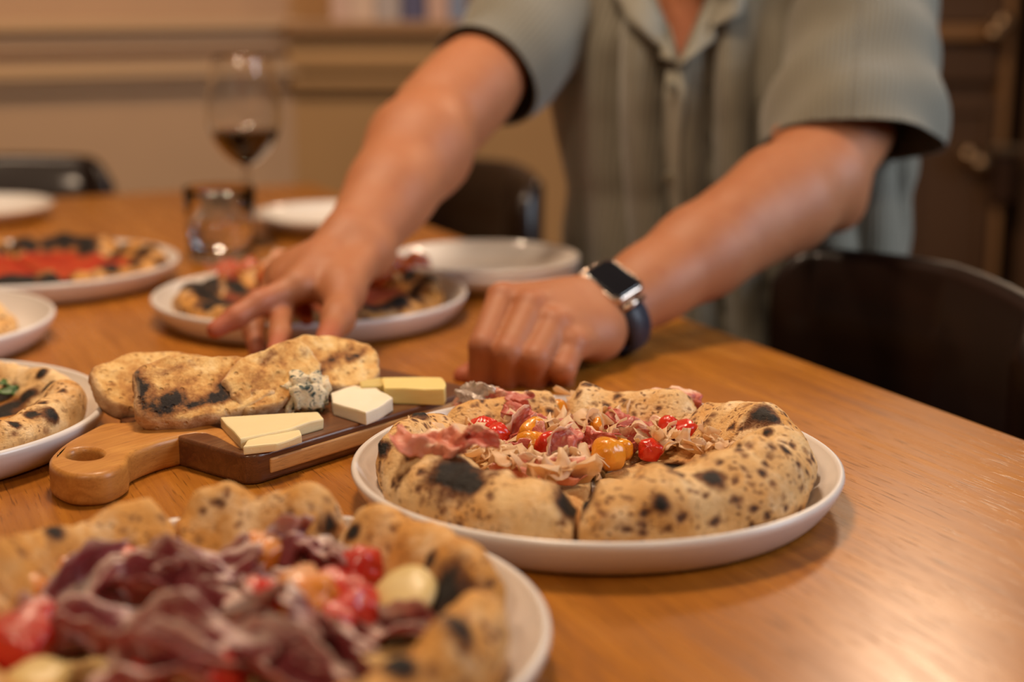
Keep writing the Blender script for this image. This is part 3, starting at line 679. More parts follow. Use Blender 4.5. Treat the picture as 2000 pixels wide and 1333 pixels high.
def rr(x0, y0, x1, y1, r, n=6):
    out = []
    for cx, cy, a in ((x1 - r, y0 + r, -PI / 2), (x1 - r, y1 - r, 0), (x0 + r, y1 - r, PI / 2), (x0 + r, y0 + r, PI)):
        out += [(cx + r * math.cos(a + PI / 2 * k / n), cy + r * math.sin(a + PI / 2 * k / n)) for k in range(n + 1)]
    return out
extrude_outline('board_body', rr(0, 0, BL, BW, .012), M_walnut, board, .0005, BT, .003)
# inlay strip in the front side
box('inlay_strip', (.018, -.0012, .006), (BL - .01, .004, .0165), M_inlay, board, .0012)
# handle: outline in local coordinates; centre of the hole taken from the picture
hl = board.matrix_basis.inverted() @ T(165, 888, .022)
hx, hy = hl.x, hl.y
def px2b(px, py):
    q = Matrix.Translation(A0) @ Matrix.Rotation(BA, 4, 'Z'); p = q.inverted() @ T(px, py, .022); return (p.x, p.y)
ctrl = [px2b(*q) for q in ((400, 848), (330, 858), (285, 872), (252, 888), (246, 905), (205, 925), (140, 928), (100, 912), (98, 893), (125, 868), (165, 846), (205, 828))]
ctrl += [(.002, BW - .020), (.030, BW - .02), (.030, .02), (.006, .012)]
hole = [(px2b(165 + 37 * math.cos(a), 888 + 12.5 * math.sin(a))) for a in np.linspace(0, 2 * PI, 25)[:-1]]
extrude_outline('handle', catmull(ctrl, 4, True), M_handle, board, 0, BT + .0008, .005, [hole])

def bread(label, pos, rot, L, W, th, seed, chars, nm='bread_slice'):
    nu = 72; rings = [(1.0, -.5), (1.03, -.30), (1.03, .30), (.985, .47), (.94, .5), (.80, .5), (.62, .5), (.44, .5), (.26, .5), (.10, .5)]
    vs, cr, ch = [], [], []
    def outline(a):
        c, s = math.cos(a), math.sin(a); n = 2.9
        r = (abs(c) ** n + abs(s) ** n) ** (-1 / n)
        return r * c * L / 2 * (1 + .10 * nz(c * 2 + seed, s * 2, 1) + .03 * nz(c * 9, s * 9, seed)), r * s * W / 2 * (1 + .14 * nz(c * 2.2, s * 2.2 + seed, 5) + .04 * nz(c * 8, s * 8, seed + 3)) * (1 - .22 * c * math.sin(seed))
    def put(k, zz, a):
        x, y = outline(a); x *= k; y *= k
        z = zz * th + (.0028 * nz(x * 60 + seed, y * 60, 3) + .0016 * nz(x * 150, y * 150, seed)) * (1 if zz > .3 else .4) + .004 * nz(x * 14, y * 14, seed)
        x += .0012 * nz(x * 90, y * 90, zz * 3 + seed)
        vs.append((x, y, z)); cr.append(1.0 if (k > .99 and zz < .45) else (.35 if k > .96 else 0.0))
        q = 0
        for cx, cy, rx, ry, an, st in chars:
            dx, dy = x - cx * L, y - cy * W; ca, sa = math.cos(an), math.sin(an)
            d = math.hypot((dx * ca + dy * sa) / (rx * L), (-dx * sa + dy * ca) / (ry * W)); q = max(q, st * (1 - .55 * d))
        ch.append(max(0, q) if zz > .3 else 0)
    for k, zz in rings:
        for i in range(nu): put(k, zz, 2 * PI * i / nu)
    put(0, .5, 0); top = len(vs) - 1; vs.append((0, 0, -th / 2)); cr.append(0); ch.append(0); bot = len(vs) - 1
    fs = []
    for r in range(len(rings) - 1):
        for i in range(nu):
            j = (i + 1) % nu; fs.append((r * nu + i, r * nu + j, (r + 1) * nu + j, (r + 1) * nu + i))
    last = (len(rings) - 1) * nu
    for i in range(nu):
        j = (i + 1) % nu; fs.append((last + i, last + j, top)); fs.append((j, i, bot))
    o = mk(nm, vs, fs, M_bread, None, True, pos, rot, {'crust': cr, 'char': ch})
    return tag(o, label, 'bread', 'grilled bread slices on the board')
D = math.radians
bread('pale grilled bread slice at the back left of the board, half hidden', T(310, 755, .036), (D(32), D(4), D(30)), .098, .056, .015, 3.3, [(.0, -.1, .2, .1, .4, .5)])
bread('grilled bread slice with black grill marks in the middle of the board', T(402, 764, .043), (D(38), D(-2), D(22)), .100, .056, .016, 8.1, [(.26, .04, .24, .14, .45, 1.25), (-.30, -.26, .16, .18, .5, 1.1), (-.46, .0, .07, .40, .1, 1.0), (.04, -.26, .30, .10, .2, .95), (-.2, .3, .2, .1, .3, .6)])
bread('narrow grilled bread slice leaning upright behind the blue cheese', T(530, 742, .046), (D(40), D(-12), D(48)), .078, .044, .014, 12.7, [(.1, .3, .35, .12, .3, .5)])
bread('grilled bread slice at the right end of the board under the fingers', T(632, 716, .044), (D(38), D(6), D(30)), .090, .048, .015, 17.9, [(.05, .0, .35, .10, .5, .75), (-.1, -.25, .3, .08, .5, .7), (.3, .1, .2, .08, .6, .75), (-.35, .2, .15, .12, .6, .7)])

def slab(name, label, mat, pts, z0, h, cat='cheese', tilt=None, wob=.0008, rind=None):
    "cheese piece from a top outline given in picture positions at its top height"
    q = [T(x, y, z0 + h) for x, y in pts]; c = sum(q, Vector()) / len(q); c.z = TZ + z0
    loc = [(p.x - c.x, p.y - c.y) for p in q]
    bm = bmesh.new(); lo = [bm.verts.new((x, y, 0)) for x, y in loc]; hi = [bm.verts.new((x, y, h)) for x, y in loc]; n = len(loc)
    bm.faces.new(lo[::-1]); bm.faces.new(hi)
    for i in range(n): bm.faces.new((lo[i], lo[(i + 1) % n], hi[(i + 1) % n], hi[i]))
    bmesh.ops.recalc_face_normals(bm, faces=list(bm.faces))
    bmesh.ops.bevel(bm, geom=list(bm.edges), offset=.0012, segments=2, affect='EDGES', profile=.6)
    bmesh.ops.triangulate(bm, faces=list(bm.faces)); bmesh.ops.subdivide_edges(bm, edges=list(bm.edges), cuts=2, use_grid_fill=True)
    for v in bm.verts: v.co += Vector((nz(v.co.x * 90, v.co.y * 90, v.co.z * 90 + 1), nz(v.co.x * 90, v.co.y * 90 + 5, v.co.z * 90), nz(v.co.x * 70, v.co.y * 70, 9) * (1 if v.co.z > h * .3 else 0))) * wob
    o = bm_mk(name, bm, mat, None, False, c, tilt); return tag(o, label, cat, 'cheeses on the cutting board')
slab('cheese_wedge', 'large pale triangular cheese slice at the front edge of the board', M_ch_pale, [(430, 815), (622, 804), (632, 818), (560, 838), (470, 857)], BT, .008)
slab('cheese_wedge', 'small narrow pale cheese wedge in front of the triangular slice', M_ch_pale, [(474, 874), (486, 856), (585, 838), (590, 850), (540, 866)], BT, .006)
slab('cheese_slice', 'white thick cheese slice right of the blue cheese', M_ch_white, [(646, 768), (690, 752), (735, 758), (768, 778), (738, 796), (715, 806), (650, 786)], BT, .010)
slab('cheese_bar', 'yellow cheese bar at the far right end of the board', M_ch_yel, [(745, 737), (862, 737), (872, 752), (868, 760), (750, 757)], BT, .013)
slab('cheese_bar', 'darker yellow cheese bar behind the white cheese slice', M_ch_rind, [(700, 740), (746, 736), (748, 752), (705, 755)], BT, .012)
# blue cheese
bm = bmesh.new(); bmesh.ops.create_cube(bm, size=1.0); bmesh.ops.bevel(bm, geom=list(bm.edges), offset=.16, segments=2, affect='EDGES'); bmesh.ops.triangulate(bm, faces=list(bm.faces)); bmesh.ops.subdivide_edges(bm, edges=list(bm.edges), cuts=5, use_grid_fill=True)
for v in bm.verts:
    p = Vector((v.co.x * .038, v.co.y * .030, (v.co.z + .5) * .028))
    k = 1 - .18 * (p.z / .028); p.x *= k; p.y *= k
    p += Vector((nz(p.x * 70, p.y * 70, p.z * 70), nz(p.x * 70 + 9, p.y * 70, p.z * 70), .7 * nz(p.x * 70, p.y * 70 + 9, p.z * 70))) * .005 + Vector((nz(p.x * 210, p.y * 210, p.z * 210), nz(p.x * 210 + 9, p.y * 210, p.z * 210), nz(p.x * 210, p.y * 210, p.z * 210 + 4))) * .0024
    p.z = max(p.z, 0); v.co = p
cpos = T(596, 802, .022)
tag(bm_mk('blue_cheese', bm, M_blue, None, True, cpos, (0, 0, .35)), 'crumbly blue veined cheese chunk in the middle of the board', 'cheese', 'cheeses on the cutting board')

# ------------------------------------------------------------------ glasses
gpos = T(487, 476, 0)
wg = thing('wine_glass', 'tall wine glass one third full of red wine', 'wine glass', gpos)
bowl = catmull([(.0045, .098), (.0052, .104), (.020, .112), (.038, .132), (.0475, .158), (.0485, .180), (.044, .215), (.0375, .246)], 6)
inn = [(max(r - .0011, .0), z + (.0015 if i < 8 else .0)) for i, (r, z) in enumerate(bowl)]
inn[0] = (0, .1035)
prof = [(0, 0), (.030, 0), (.0385, .0008), (.0390, .0018), (.036, .0026), (.018, .0045), (.0075, .009), (.0042, .018), (.0036, .05), (.0037, .08), (.0045, .097)] + bowl[1:] + [(r, z) for r, z in inn[::-1]]
vs, fs = lathe(prof, 72); mk('glass', vs, fs, M_glass, wg)
wl_ = .150
wp = [(max(r - .0002, 0), z) for r, z in inn if z < wl_]; wp[0] = (0, .1037); re = wp[-1][0]
vs, fs = lathe(wp + [(re + .0012, wl_ - .0004), (re + .0008, wl_), (0, wl_)], 72); mk('red_wine', vs, fs, M_wine, wg)
tg = thing('water_tumbler', 'clear water tumbler in front of the wine glass', 'tumbler', T(434, 508, 0))
prof = [(0, 0), (.036, 0), (.0385, .002), (.0400, .010), (.0425, .05), (.0440, .090), (.0436, .0915), (.0428, .091), (.0412, .05), (.0385, .016), (.034, .011), (0, .010)]
vs, fs = lathe(prof, 64); mk('glass', vs, fs, M_glass, tg)
vs, fs = lathe([(0, .0105), (.0338, .0113), (.0384, .0165), (.0408, .045), (.0411, .048), (0, .048)], 64); mk('water', vs, fs, M_water, tg)

# ------------------------------------------------------------------ books on the ledge behind
BK = [(655, 690, .20, (.62, .40, .30), 'pale pinkish upright book at the left of the ledge row'), (691, 738, .22, (.66, .46, .33), 'cream upright book second in the ledge row'), (740, 786, .20, (.44, .36, .32), 'grey upright book in the middle of the ledge row'),
      (789, 834, .21, (.09, .085, .16), 'dark blue upright book on the ledge'), (838, 878, .19, (.58, .36, .27), 'pale pink upright book right of the dark blue one'), (881, 912, .20, (.22, .26, .36), 'slate blue upright book beside the shirt sleeve')]
for x0, x1, hh, col, lab in BK:
    zc = 3.26; a, b = (x0 - 1000) / FPX * zc, (x1 - 1000) / FPX * zc
    bt = thing('book', lab, 'book', (a, WY - .085, TZ + .268), 0, 'books on the ledge')
    mt = plain('book_cover', col, .5, .08, 30)
    w = b - a
    box('cover', (0, 0, 0), (.0025, .075, hh), mt, bt, .0006); box('cover', (w - .0025, 0, 0), (w, .075, hh), mt, bt, .0006); box('spine', (.0025, 0, 0), (w - .0025, .003, hh), mt, bt, .0005)
    box('pages', (.003, .004, .003), (w - .003, .073, hh - .003), plain('paper', (.7, .6, .45), .8, .05, 80), bt, .0004)
# ------------------------------------------------------------------ implicit surfaces for the person
class Vol:
    def __init__(s, lo, hi, h):
        s.lo = np.array(lo, dtype=np.float64); s.h = h; s.n = (np.ceil((np.array(hi) - s.lo) / h)).astype(int) + 1
        s.d = np.full(s.n, 1.0, dtype=np.float32)
    def _sub(s, lo, hi):
        a = np.clip(np.floor((np.array(lo) - s.lo) / s.h).astype(int), 0, s.n - 1); b = np.clip(np.ceil((np.array(hi) - s.lo) / s.h).astype(int) + 1, 1, s.n)
        ax = [(s.lo[i] + s.h * np.arange(a[i], b[i])).astype(np.float32) for i in range(3)]
        return tuple(slice(a[i], b[i]) for i in range(3)), ax[0][:, None, None], ax[1][None, :, None], ax[2][None, None, :]
    def _smin(s, sl, dn, k):
        d = s.d[sl]
        if k <= 0: s.d[sl] = np.minimum(d, dn)
        else:
            hh = np.clip(.5 + .5 * (d - dn) / k, 0, 1); s.d[sl] = d + (dn - d) * hh - k * hh * (1 - hh)
    def cone(s, a, b, ra, rb, k=.008):
        a, b = np.array(a, dtype=np.float32), np.array(b, dtype=np.float32); R = max(ra, rb) + k + .012
        sl, X, Y, Z = s._sub(np.minimum(a, b) - R, np.maximum(a, b) + R)
        if s.d[sl].size == 0: return
        ba = b - a; L = float(ba @ ba) + 1e-12
        t = np.clip(((X - a[0]) * ba[0] + (Y - a[1]) * ba[1] + (Z - a[2]) * ba[2]) / L, 0, 1)
        dn = np.sqrt((X - a[0] - t * ba[0]) ** 2 + (Y - a[1] - t * ba[1]) ** 2 + (Z - a[2] - t * ba[2]) ** 2) - (ra + (rb - ra) * t)
        s._smin(sl, dn, k)
    def chain(s, pts, rs, k=.008):
        for i in range(len(pts) - 1): s.cone(pts[i], pts[i + 1], rs[i], rs[i + 1], k)
    def ell(s, c, r, M=None, k=.01, sub=False):
        c = np.array(c, dtype=np.float32); r = np.array(r, dtype=np.float32); R = float(max(r)) + k + .012
        sl, X, Y, Z = s._sub(c - R, c + R)
        if s.d[sl].size == 0: return
        M = np.eye(3) if M is None else np.array(M)          # rows = local axes
        q = [((X - c[0]) * M[i][0] + (Y - c[1]) * M[i][1] + (Z - c[2]) * M[i][2]) / r[i] for i in range(3)]
        l = np.sqrt(q[0] ** 2 + q[1] ** 2 + q[2] ** 2); l2 = np.sqrt((q[0] / r[0]) ** 2 + (q[1] / r[1]) ** 2 + (q[2] / r[2]) ** 2) + 1e-9
        dn = (l * (l - 1) / l2).astype(np.float32)
        if sub:
            d = s.d[sl]; hh = np.clip(.5 - .5 * (d + dn) / k, 0, 1); s.d[sl] = d + (-dn - d) * hh + k * hh * (1 - hh)
        else: s._smin(sl, dn, k)
    def mesh(s):
        d = s.d; S = d < 0; nx, ny, nzz = d.shape
        anyc = np.zeros((nx - 1, ny - 1, nzz - 1), bool); allc = np.ones_like(anyc)
        for i in (0, 1):
            for j in (0, 1):
                for k in (0, 1):
                    q = S[i:nx - 1 + i, j:ny - 1 + j, k:nzz - 1 + k]; anyc |= q; allc &= q
        act = anyc & ~allc; del anyc, allc
        idx = np.argwhere(act); ids = np.full(act.shape, -1, np.int32); ids[act] = np.arange(len(idx))
        acc = np.zeros((len(idx), 3)); cnt = np.zeros(len(idx))
        for ax in range(3):
            o1, o2 = [(1, 2), (0, 2), (0, 1)][ax]
            for u in (0, 1):
                for v in (0, 1):
                    p = idx.copy(); p[:, o1] += u; p[:, o2] += v; q = p.copy(); q[:, ax] += 1
                    da = d[tuple(p.T)]; db = d[tuple(q.T)]; m = (da < 0) != (db < 0)
                    t = np.where(m, da / np.where(m, da - db, 1), 0); pos = (p - idx).astype(float); pos[:, ax] += t
                    acc[m] += pos[m]; cnt[m] += 1
        V = s.lo + s.h * (idx + acc / cnt[:, None]); F = []
        for ax in range(3):
            o1, o2 = [(1, 2), (2, 0), (0, 1)][ax]
            sa = [slice(None)] * 3; sb = [slice(None)] * 3; sa[ax] = slice(0, -1); sb[ax] = slice(1, None)
            ch = S[tuple(sa)] != S[tuple(sb)]; e = np.argwhere(ch)
            e = e[(e[:, o1] > 0) & (e[:, o2] > 0) & (e[:, o1] < d.shape[o1] - 1) & (e[:, o2] < d.shape[o2] - 1)]
            inside = S[tuple(e.T)]
            def cell(u, v):
                q = e.copy(); q[:, o1] -= u; q[:, o2] -= v; return ids[tuple(q.T)]
            f = np.stack([cell(1, 1), cell(0, 1), cell(0, 0), cell(1, 0)], 1)
            f[~inside] = f[~inside][:, ::-1]; F.append(f)
        return V, np.concatenate(F)
def np_mesh(name, V, F, mat, parent, attrs=None):
    base = np.array(parent.location) if parent else 0
    me = bpy.data.meshes.new(name); V = (V - base).astype(np.float32)
    me.vertices.add(len(V)); me.vertices.foreach_set('co', V.ravel())
    me.loops.add(F.size); me.polygons.add(len(F)); me.loops.foreach_set('vertex_index', F.ravel().astype(np.int32))
    me.polygons.foreach_set('loop_start', np.arange(0, F.size, 4, dtype=np.int32)); me.polygons.foreach_set('use_smooth', np.ones(len(F), bool))
    me.update(calc_edges=True); me.validate()
    if mat: me.materials.append(mat)
    for k, a in (attrs or {}).items():
        at = me.attributes.new(k, 'FLOAT', 'POINT'); at.data.foreach_set('value', np.asarray(a, dtype=np.float32))
    return link(name, me, parent)

# ------------------------------------------------------------------ joints
ShR, ElR, WrR = P(1085, -5, 1.80), P(850, 242, 1.62), P(694, 478, 1.425)          # arm on the left of the picture
ShL, ElL, WrL = P(1685, -5, 1.74), P(1600, 345, 1.575), P(1206, 597, 1.400)        # arm with the watch
person = thing('person', 'person in a sage green ribbed short sleeved shirt reaching over the table', 'person', (.27, 1.80, 0))
B = Vol((-.33, 1.16, TZ - .02), (.52, 2.02, TZ + .72), .003)
# --- arm on the left of the picture
B.cone(ShR.lerp(ElR, .15), ElR.lerp(ShR, .12), .046, .050, .02); B.cone(ElR.lerp(ShR, .25), ElR, .048, .045, .02)
m1 = ElR.lerp(WrR, .22) ; m2 = ElR.lerp(WrR, .6)
B.chain([ElR, m1, m2, WrR], [.046, .052, .039, .027], .02)
sideR = (WrR - ElR).cross(Vector((0, -1, 0))).normalized()
B.cone(m1 + sideR * .012, WrR + sideR * .010, .036, .022, .015); B.cone(m1 - sideR * .014, WrR - sideR * .010, .036, .022, .015)
# hand: knuckles in picture order
mcp = [P(583, 560, 1.335), P(556, 553, 1.365), P(548, 540, 1.392), P(560, 528, 1.415)]     # index, middle, ring, little
for k, q in enumerate(mcp):
    st = WrR + sideR * (.012 - .010 * k); B.cone(st, q, .020, .0135, .016)
    B.cone(st.lerp(q, .55), q, .016, .0130, .012)
B.ell(WrR.lerp(mcp[1], .6) + Vector((0, 0, -.004)), (.034, .034, .018), None, .016)
def finger(pts, rs, k=.005): B.chain(pts, rs, k)
finger([mcp[0], P(505, 592, 1.310), P(462, 620, 1.297), P(420, 645, 1.288)], [.0125, .0108, .0098, .0078])
finger([mcp[1], P(548, 612, 1.325), P(547, 655, 1.284), P(538, 690, 1.254)], [.0120, .0105, .0095, .0078])
finger([mcp[2], P(508, 600, 1.372), P(494, 645, 1.345), P(503, 690, 1.325)], [.0118, .0102, .0092, .0076])
finger([mcp[3], P(566, 582, 1.395), P(590, 604, 1.375), P(600, 622, 1.365)], [.0110, .0095, .0085, .0070])
# thumb
thR = [WrR + Vector((.010, -.012, -.006)), P(672, 565, 1.345), P(660, 622, 1.292), P(634, 670, 1.242)]
B.chain(thR, [.020, .0175, .0130, .0092], .012)
B.cone(P(650, 545, 1.36), P(664, 580, 1.335), .018, .015, .015)
B.cone(P(610, 562, 1.345), P(650, 560, 1.352), .008, .012, .012)         # web
# --- arm with the watch
B.cone(ShL.lerp(ElL, .12), ElL.lerp(ShL, .30), .050, .062, .02); B.cone(ElL.lerp(ShL, .30), ElL, .063, .050, .02)
fL = (WrL - ElL); n1 = ElL + fL * .20; n2 = ElL + fL * .62; n3 = ElL + fL * .85
B.chain([ElL, n1, n2, n3, WrL], [.044, .053, .043, .034, .028], .02)
B.ell(P(1636, 408, 1.592), (.020, .020, .020), None, .035)                                       # point of the elbow
sideL = Vector((.25, -.25, 1)); sideL = (sideL - fL.normalized() * sideL.dot(fL.normalized())).normalized()
crL = fL.normalized().cross(sideL)
B.cone(n1 + crL * .012, WrL + crL * .010, .036, .0235, .015); B.cone(n1 - crL * .012, WrL - crL * .010, .036, .0235, .015)
B.cone(P(1560, 330, 1.56), P(1440, 420, 1.48), .030, .026, .02)
# fist
kn = [P(982, 585, 1.318), P(1037, 600, 1.305), P(1082, 636, 1.295), P(1116, 677, 1.290)]         # index .. little knuckle
wst = [WrL + Vector((-.012, -.012, .010)), WrL + Vector((-.010, -.008, .006)), WrL + Vector((-.006, -.010, -.002)), WrL + Vector((-.002, -.012, -.014))]
for w_, q in zip(wst, kn):
    B.cone(w_, q, .021, .0140, .016)
B.ell(WrL.lerp(kn[1], .55) + Vector((0, 0, -.012)), (.036, .038, .024), None, .016)
B.ell(WrL.lerp(kn[3], .55) + Vector((.002, .004, -.008)), (.026, .030, .024), None, .014)
for q in kn: B.ell(q + Vector((0, -.002, .004)), (.0125, .0125, .0105), None, .007)
pip = [P(944, 676, 1.272), P(992, 690, 1.262), P(1046, 700, 1.262), P(1100, 722, 1.268)]
dip = [P(940, 738, 1.285), P(990, 740, 1.278), P(1044, 742, 1.278), P(1098, 746, 1.288)]
tipf = [P(962, 742, 1.318), P(1008, 744, 1.312), P(1054, 745, 1.312), P(1100, 744, 1.312)]
for a, b, c_, d_, r in zip(kn, pip, dip, tipf, (1.0, 1.02, .98, .88)):
    B.chain([a, b, c_, d_], [.0142 * r, .0128 * r, .0114 * r, .0092 * r], .0022)
thL = [WrL + Vector((-.022, -.010, -.012)), P(1010, 690, 1.335), P(945, 722, 1.322), P(905, 735, 1.300)]
B.chain(thL, [.020, .0165, .0125, .0090], .010)
# --- chest, neck and head
YAW = math.atan2((ShL - ShR).y, (ShL - ShR).x); RX = Vector((math.cos(YAW), math.sin(YAW), 0)); FW = Vector((RX.y, -RX.x, 0))     # his left, his front (towards the table)
chest = P(1362, 60, 1.81)
B.cone(ShR.lerp(ElR, .15), chest + Vector((-.04, .02, .02)), .046, .060, .03); B.cone(ShL.lerp(ElL, .12), chest + Vector((.04, .02, .02)), .048, .060, .03)
B.ell(chest + FW * .02 + Vector((0, 0, -.07)), (.125, .082, .13), [tuple(RX), tuple(FW), (0, 0, 1)], .03)
neck0 = P(1352, -40, 1.765); head = neck0 + Vector((-.01, -.055, .215))
B.chain([neck0 + Vector((0, .02, -.02)), neck0.lerp(head, .55) + Vector((0, .012, 0))], [.066, .056], .03)
hM = [tuple(RX), tuple((FW + Vector((0, 0, -.35))).normalized()), tuple((Vector((0, 0, 1)) + FW * .35).normalized())]
hx_, hf_, hu_ = Vector(hM[0]), Vector(hM[1]), Vector(hM[2])
def hp(x, f, u): return head + hx_ * x + hf_ * f + hu_ * u
B.ell(head + hu_ * .025 - hf_ * .01, (.076, .096, .100), hM, .02)
B.ell(hp(0, .030, -.060), (.056, .062, .058), hM, .03)
B.ell(hp(0, .070, -.100), (.024, .020, .018), hM, .02)
B.cone(hp(0, .088, .012), hp(0, .106, -.030), .009, .013, .010); B.ell(hp(0, .100, -.034), (.018, .012, .009), hM, .008)
B.ell(hp(0, .086, -.062), (.024, .010, .006), hM, .006); B.ell(hp(0, .083, -.073), (.021, .010, .007), hM, .006)
for sx in (-1, 1):
    B.ell(hp(.032 * sx, .090, .004), (.019, .014, .012), hM, .008, True); B.cone(hp(.014 * sx, .090, .026), hp(.050 * sx, .074, .024), .008, .007, .012)
    B.ell(hp(.079 * sx, -.005, -.012), (.009, .020, .032), hM, .006)
V, F = B.mesh(); del B
hemL, hemR = P(1668, 262, 1.635), P(955, 150, 1.690)
axL = (hemL - ShL).normalized(); axR = (hemR - (ShR + Vector((.01, 0, .01)))).normalized()
hemC = hemL + axL * .012
hemNL = (axL + Vector((.12, .30, -.45))).normalized()
# the arms are slimmer inside the sleeves
for a, b, hc, hn in ((ShR, ElR, hemR, axR), (ShL, ElL, hemC, hemNL)):
    A_, B_ = np.array(a), np.array(b); ba = B_ - A_; t = np.clip((V - A_) @ ba / (ba @ ba), 0, 1.1); c_ = A_ + t[:, None] * ba; r = V - c_
    inside = -((V - np.array(hc)) @ np.array(hn)); k_ = 1 - .36 * np.clip((inside - .006) / .035, 0, 1)
    near_ = (np.linalg.norm(r, axis=1) < .10) & (t > .05); V = np.where(near_[:, None], c_ + r * k_[:, None], V)
def reds(V, pts):
    r = np.zeros(len(V))
    for p, rad, st in pts:
        d = np.linalg.norm(V - np.array(p), axis=1) / rad; r = np.maximum(r, st * np.clip(1 - d, 0, 1))
    return r
rp = [(q, .020, .9) for q in kn] + [(q, .018, .7) for q in pip] + [(q, .022, .9) for q in dip] + [(thL[-1], .03, 1.3)]
rp += [(P(420, 645, 1.288), .045, 1.4), (P(505, 592, 1.31), .03, .7), (P(538, 690, 1.254), .035, 1.2), (P(503, 690, 1.325), .03, .9), (P(634, 670, 1.242), .035, 1.2), (P(600, 600, 1.37), .045, 1.3), (P(1648, 418, 1.60), .04, .7), (P(1330, 60, 1.68), .08, .8)]
body = np_mesh('body', V, F, M_skin, person, {'red': reds(V, rp)})
for sx in (-1, 1):
    vs, fs = lathe([(0, -.011)] + [(.011 * math.sin(PI * k / 10), -.011 * math.cos(PI * k / 10)) for k in range(1, 10)] + [(0, .011)], 16)
    ey = mk('eye', vs, fs, M_eye, person, loc=hp(.032 * sx, .076, .004) - person.location)
    mk('iris', [tuple(Vector(v) * .62) for v in vs], fs, M_hair, ey, loc=hf_ * .0052)
Hh_ = Vol(tuple(head - Vector((.14, .16, .10))), tuple(head + Vector((.14, .16, .18))), .005)
Hh_.ell(head + hu_ * .034 - hf_ * .016, (.083, .100, .104), hM, .01); Hh_.ell(hp(0, .105, -.035), (.075, .062, .085), hM, .012, True); Hh_.ell(hp(0, -.06, -.12), (.12, .10, .06), hM, .012, True)
V, F = Hh_.mesh(); np_mesh('hair', V, F, M_hair, person)

# ------------------------------------------------------------------ shirt
SHm = [tuple(RX), tuple(FW), (0, 0, 1)]
waist = Vector((.268, 1.815, TZ - .10)); wc0 = P(1440, 330, 1.83)
cols = [(waist + Vector((.0, .03, -.12)), .205, .135), (waist, .203, .132), (wc0, .207, .130), (P(1425, 190, 1.815), .206, .124), (P(1390, 90, 1.805), .188, .112), (P(1368, 20, 1.80), .150, .095)]
def vnorm(V, F):
    n = np.zeros_like(V); a, b, c_, d_ = (V[F[:, i]] for i in range(4)); fn = np.cross(c_ - a, d_ - b)
    for i in range(4): np.add.at(n, F[:, i], fn)
    return n / (np.linalg.norm(n, axis=1, keepdims=True) + 1e-12)
tc = np.array(wc0)
def local(V):
    rel = V - tc; return rel @ np.array(RX), rel @ np.array(FW), V[:, 2] - TZ
# torso
Sv = Vol((-.06, 1.56, TZ - .22), (.58, 2.06, TZ + .50), .005)
for (c0, a0, b0), (c1_, a1_, b1_) in zip(cols, cols[1:]):
    for q in range(10):
        t = q / 9; Sv.ell(c0.lerp(c1_, t), (a0 + (a1_ - a0) * t, b0 + (b1_ - b0) * t, .07), SHm, .015)
Sv.cone(chest + RX * -.05 + Vector((0, .01, .055)), ShR + Vector((.012, 0, .004)), .078, .066, .03); Sv.cone(chest + RX * .05 + Vector((0, .01, .055)), ShL + Vector((-.012, 0, .004)), .078, .068, .03)
V, F = Sv.mesh(); N = vnorm(V, F); lx, lf, lz = local(V); fr = np.clip(lf / .10, 0, 1)
sw = np.sin(lx * 58 + 1.2 * np.sin(lz * 7) + .6); fold = .017 * (1 - 2 * (1 - np.abs(sw)) ** 2) * (.6 + .4 * np.sin(lx * 23 + 2 + lz * 4)) + .004 * np.sin(lx * 118 + lz * 10)
fold *= fr * np.clip((.36 - lz) / .12, 0, 1); fold += (1 - fr) * .004 * np.sin(lz * 45 + lx * 30)
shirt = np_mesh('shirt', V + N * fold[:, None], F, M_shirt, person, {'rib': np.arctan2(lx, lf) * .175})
bm = bmesh.new(); bm.from_mesh(shirt.data); off = person.location
def ribcoord(V, a, ax, r):
    ax = np.array(ax); u = np.cross(ax, [0, 0, 1.0]); u /= np.linalg.norm(u); w = np.cross(ax, u); q = V - np.array(a); return np.arctan2(q @ u, q @ w) * r
for (sh, hem, ax, no, r0, r1, hc, rr_, k1, k2) in ((ShR, hemR, axR, axR, .074, .066, hemR, .068, 40, -25), (ShL, hemL, axL, hemNL, .084, .097, hemC, .088, 34, 18)):
    e = hem + ax * .12; lo = Vector([min(sh[i], e[i]) - .14 for i in range(3)]); hi = Vector([max(sh[i], e[i]) + .14 for i in range(3)])
    Sl = Vol(tuple(lo), tuple(hi), .004); Sl.cone(sh, e, r0, r1 + (r1 - r0) * .3, .0)
    V, F = Sl.mesh(); N = vnorm(V, F); lx, lf, lz = local(V); tt = (V - np.array(sh)) @ np.array(ax) / (hem - sh).length
    fold = (.0042 * np.sin(tt * 11 + lx * k1 + lf * k2) + .0035 * np.sin(tt * 4 - lx * 30 + lf * 25 + 1)) * np.clip(tt + .2, 0, 1)
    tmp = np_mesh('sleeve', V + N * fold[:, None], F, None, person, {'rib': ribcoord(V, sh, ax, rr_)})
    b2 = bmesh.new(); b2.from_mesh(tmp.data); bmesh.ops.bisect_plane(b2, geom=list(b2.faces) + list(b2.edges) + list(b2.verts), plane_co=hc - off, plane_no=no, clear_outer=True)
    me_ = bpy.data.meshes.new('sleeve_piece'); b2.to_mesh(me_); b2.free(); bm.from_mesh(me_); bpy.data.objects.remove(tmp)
def cut_region(sel, co, no, drop):
    geom = [f for f in bm.faces if sel(f.calc_center_median() + off)]
    g = list({e for f in geom for e in f.edges} | {v for f in geom for v in f.verts} | set(geom))
    bmesh.ops.bisect_plane(bm, geom=g, plane_co=co - off, plane_no=no, clear_outer=drop)
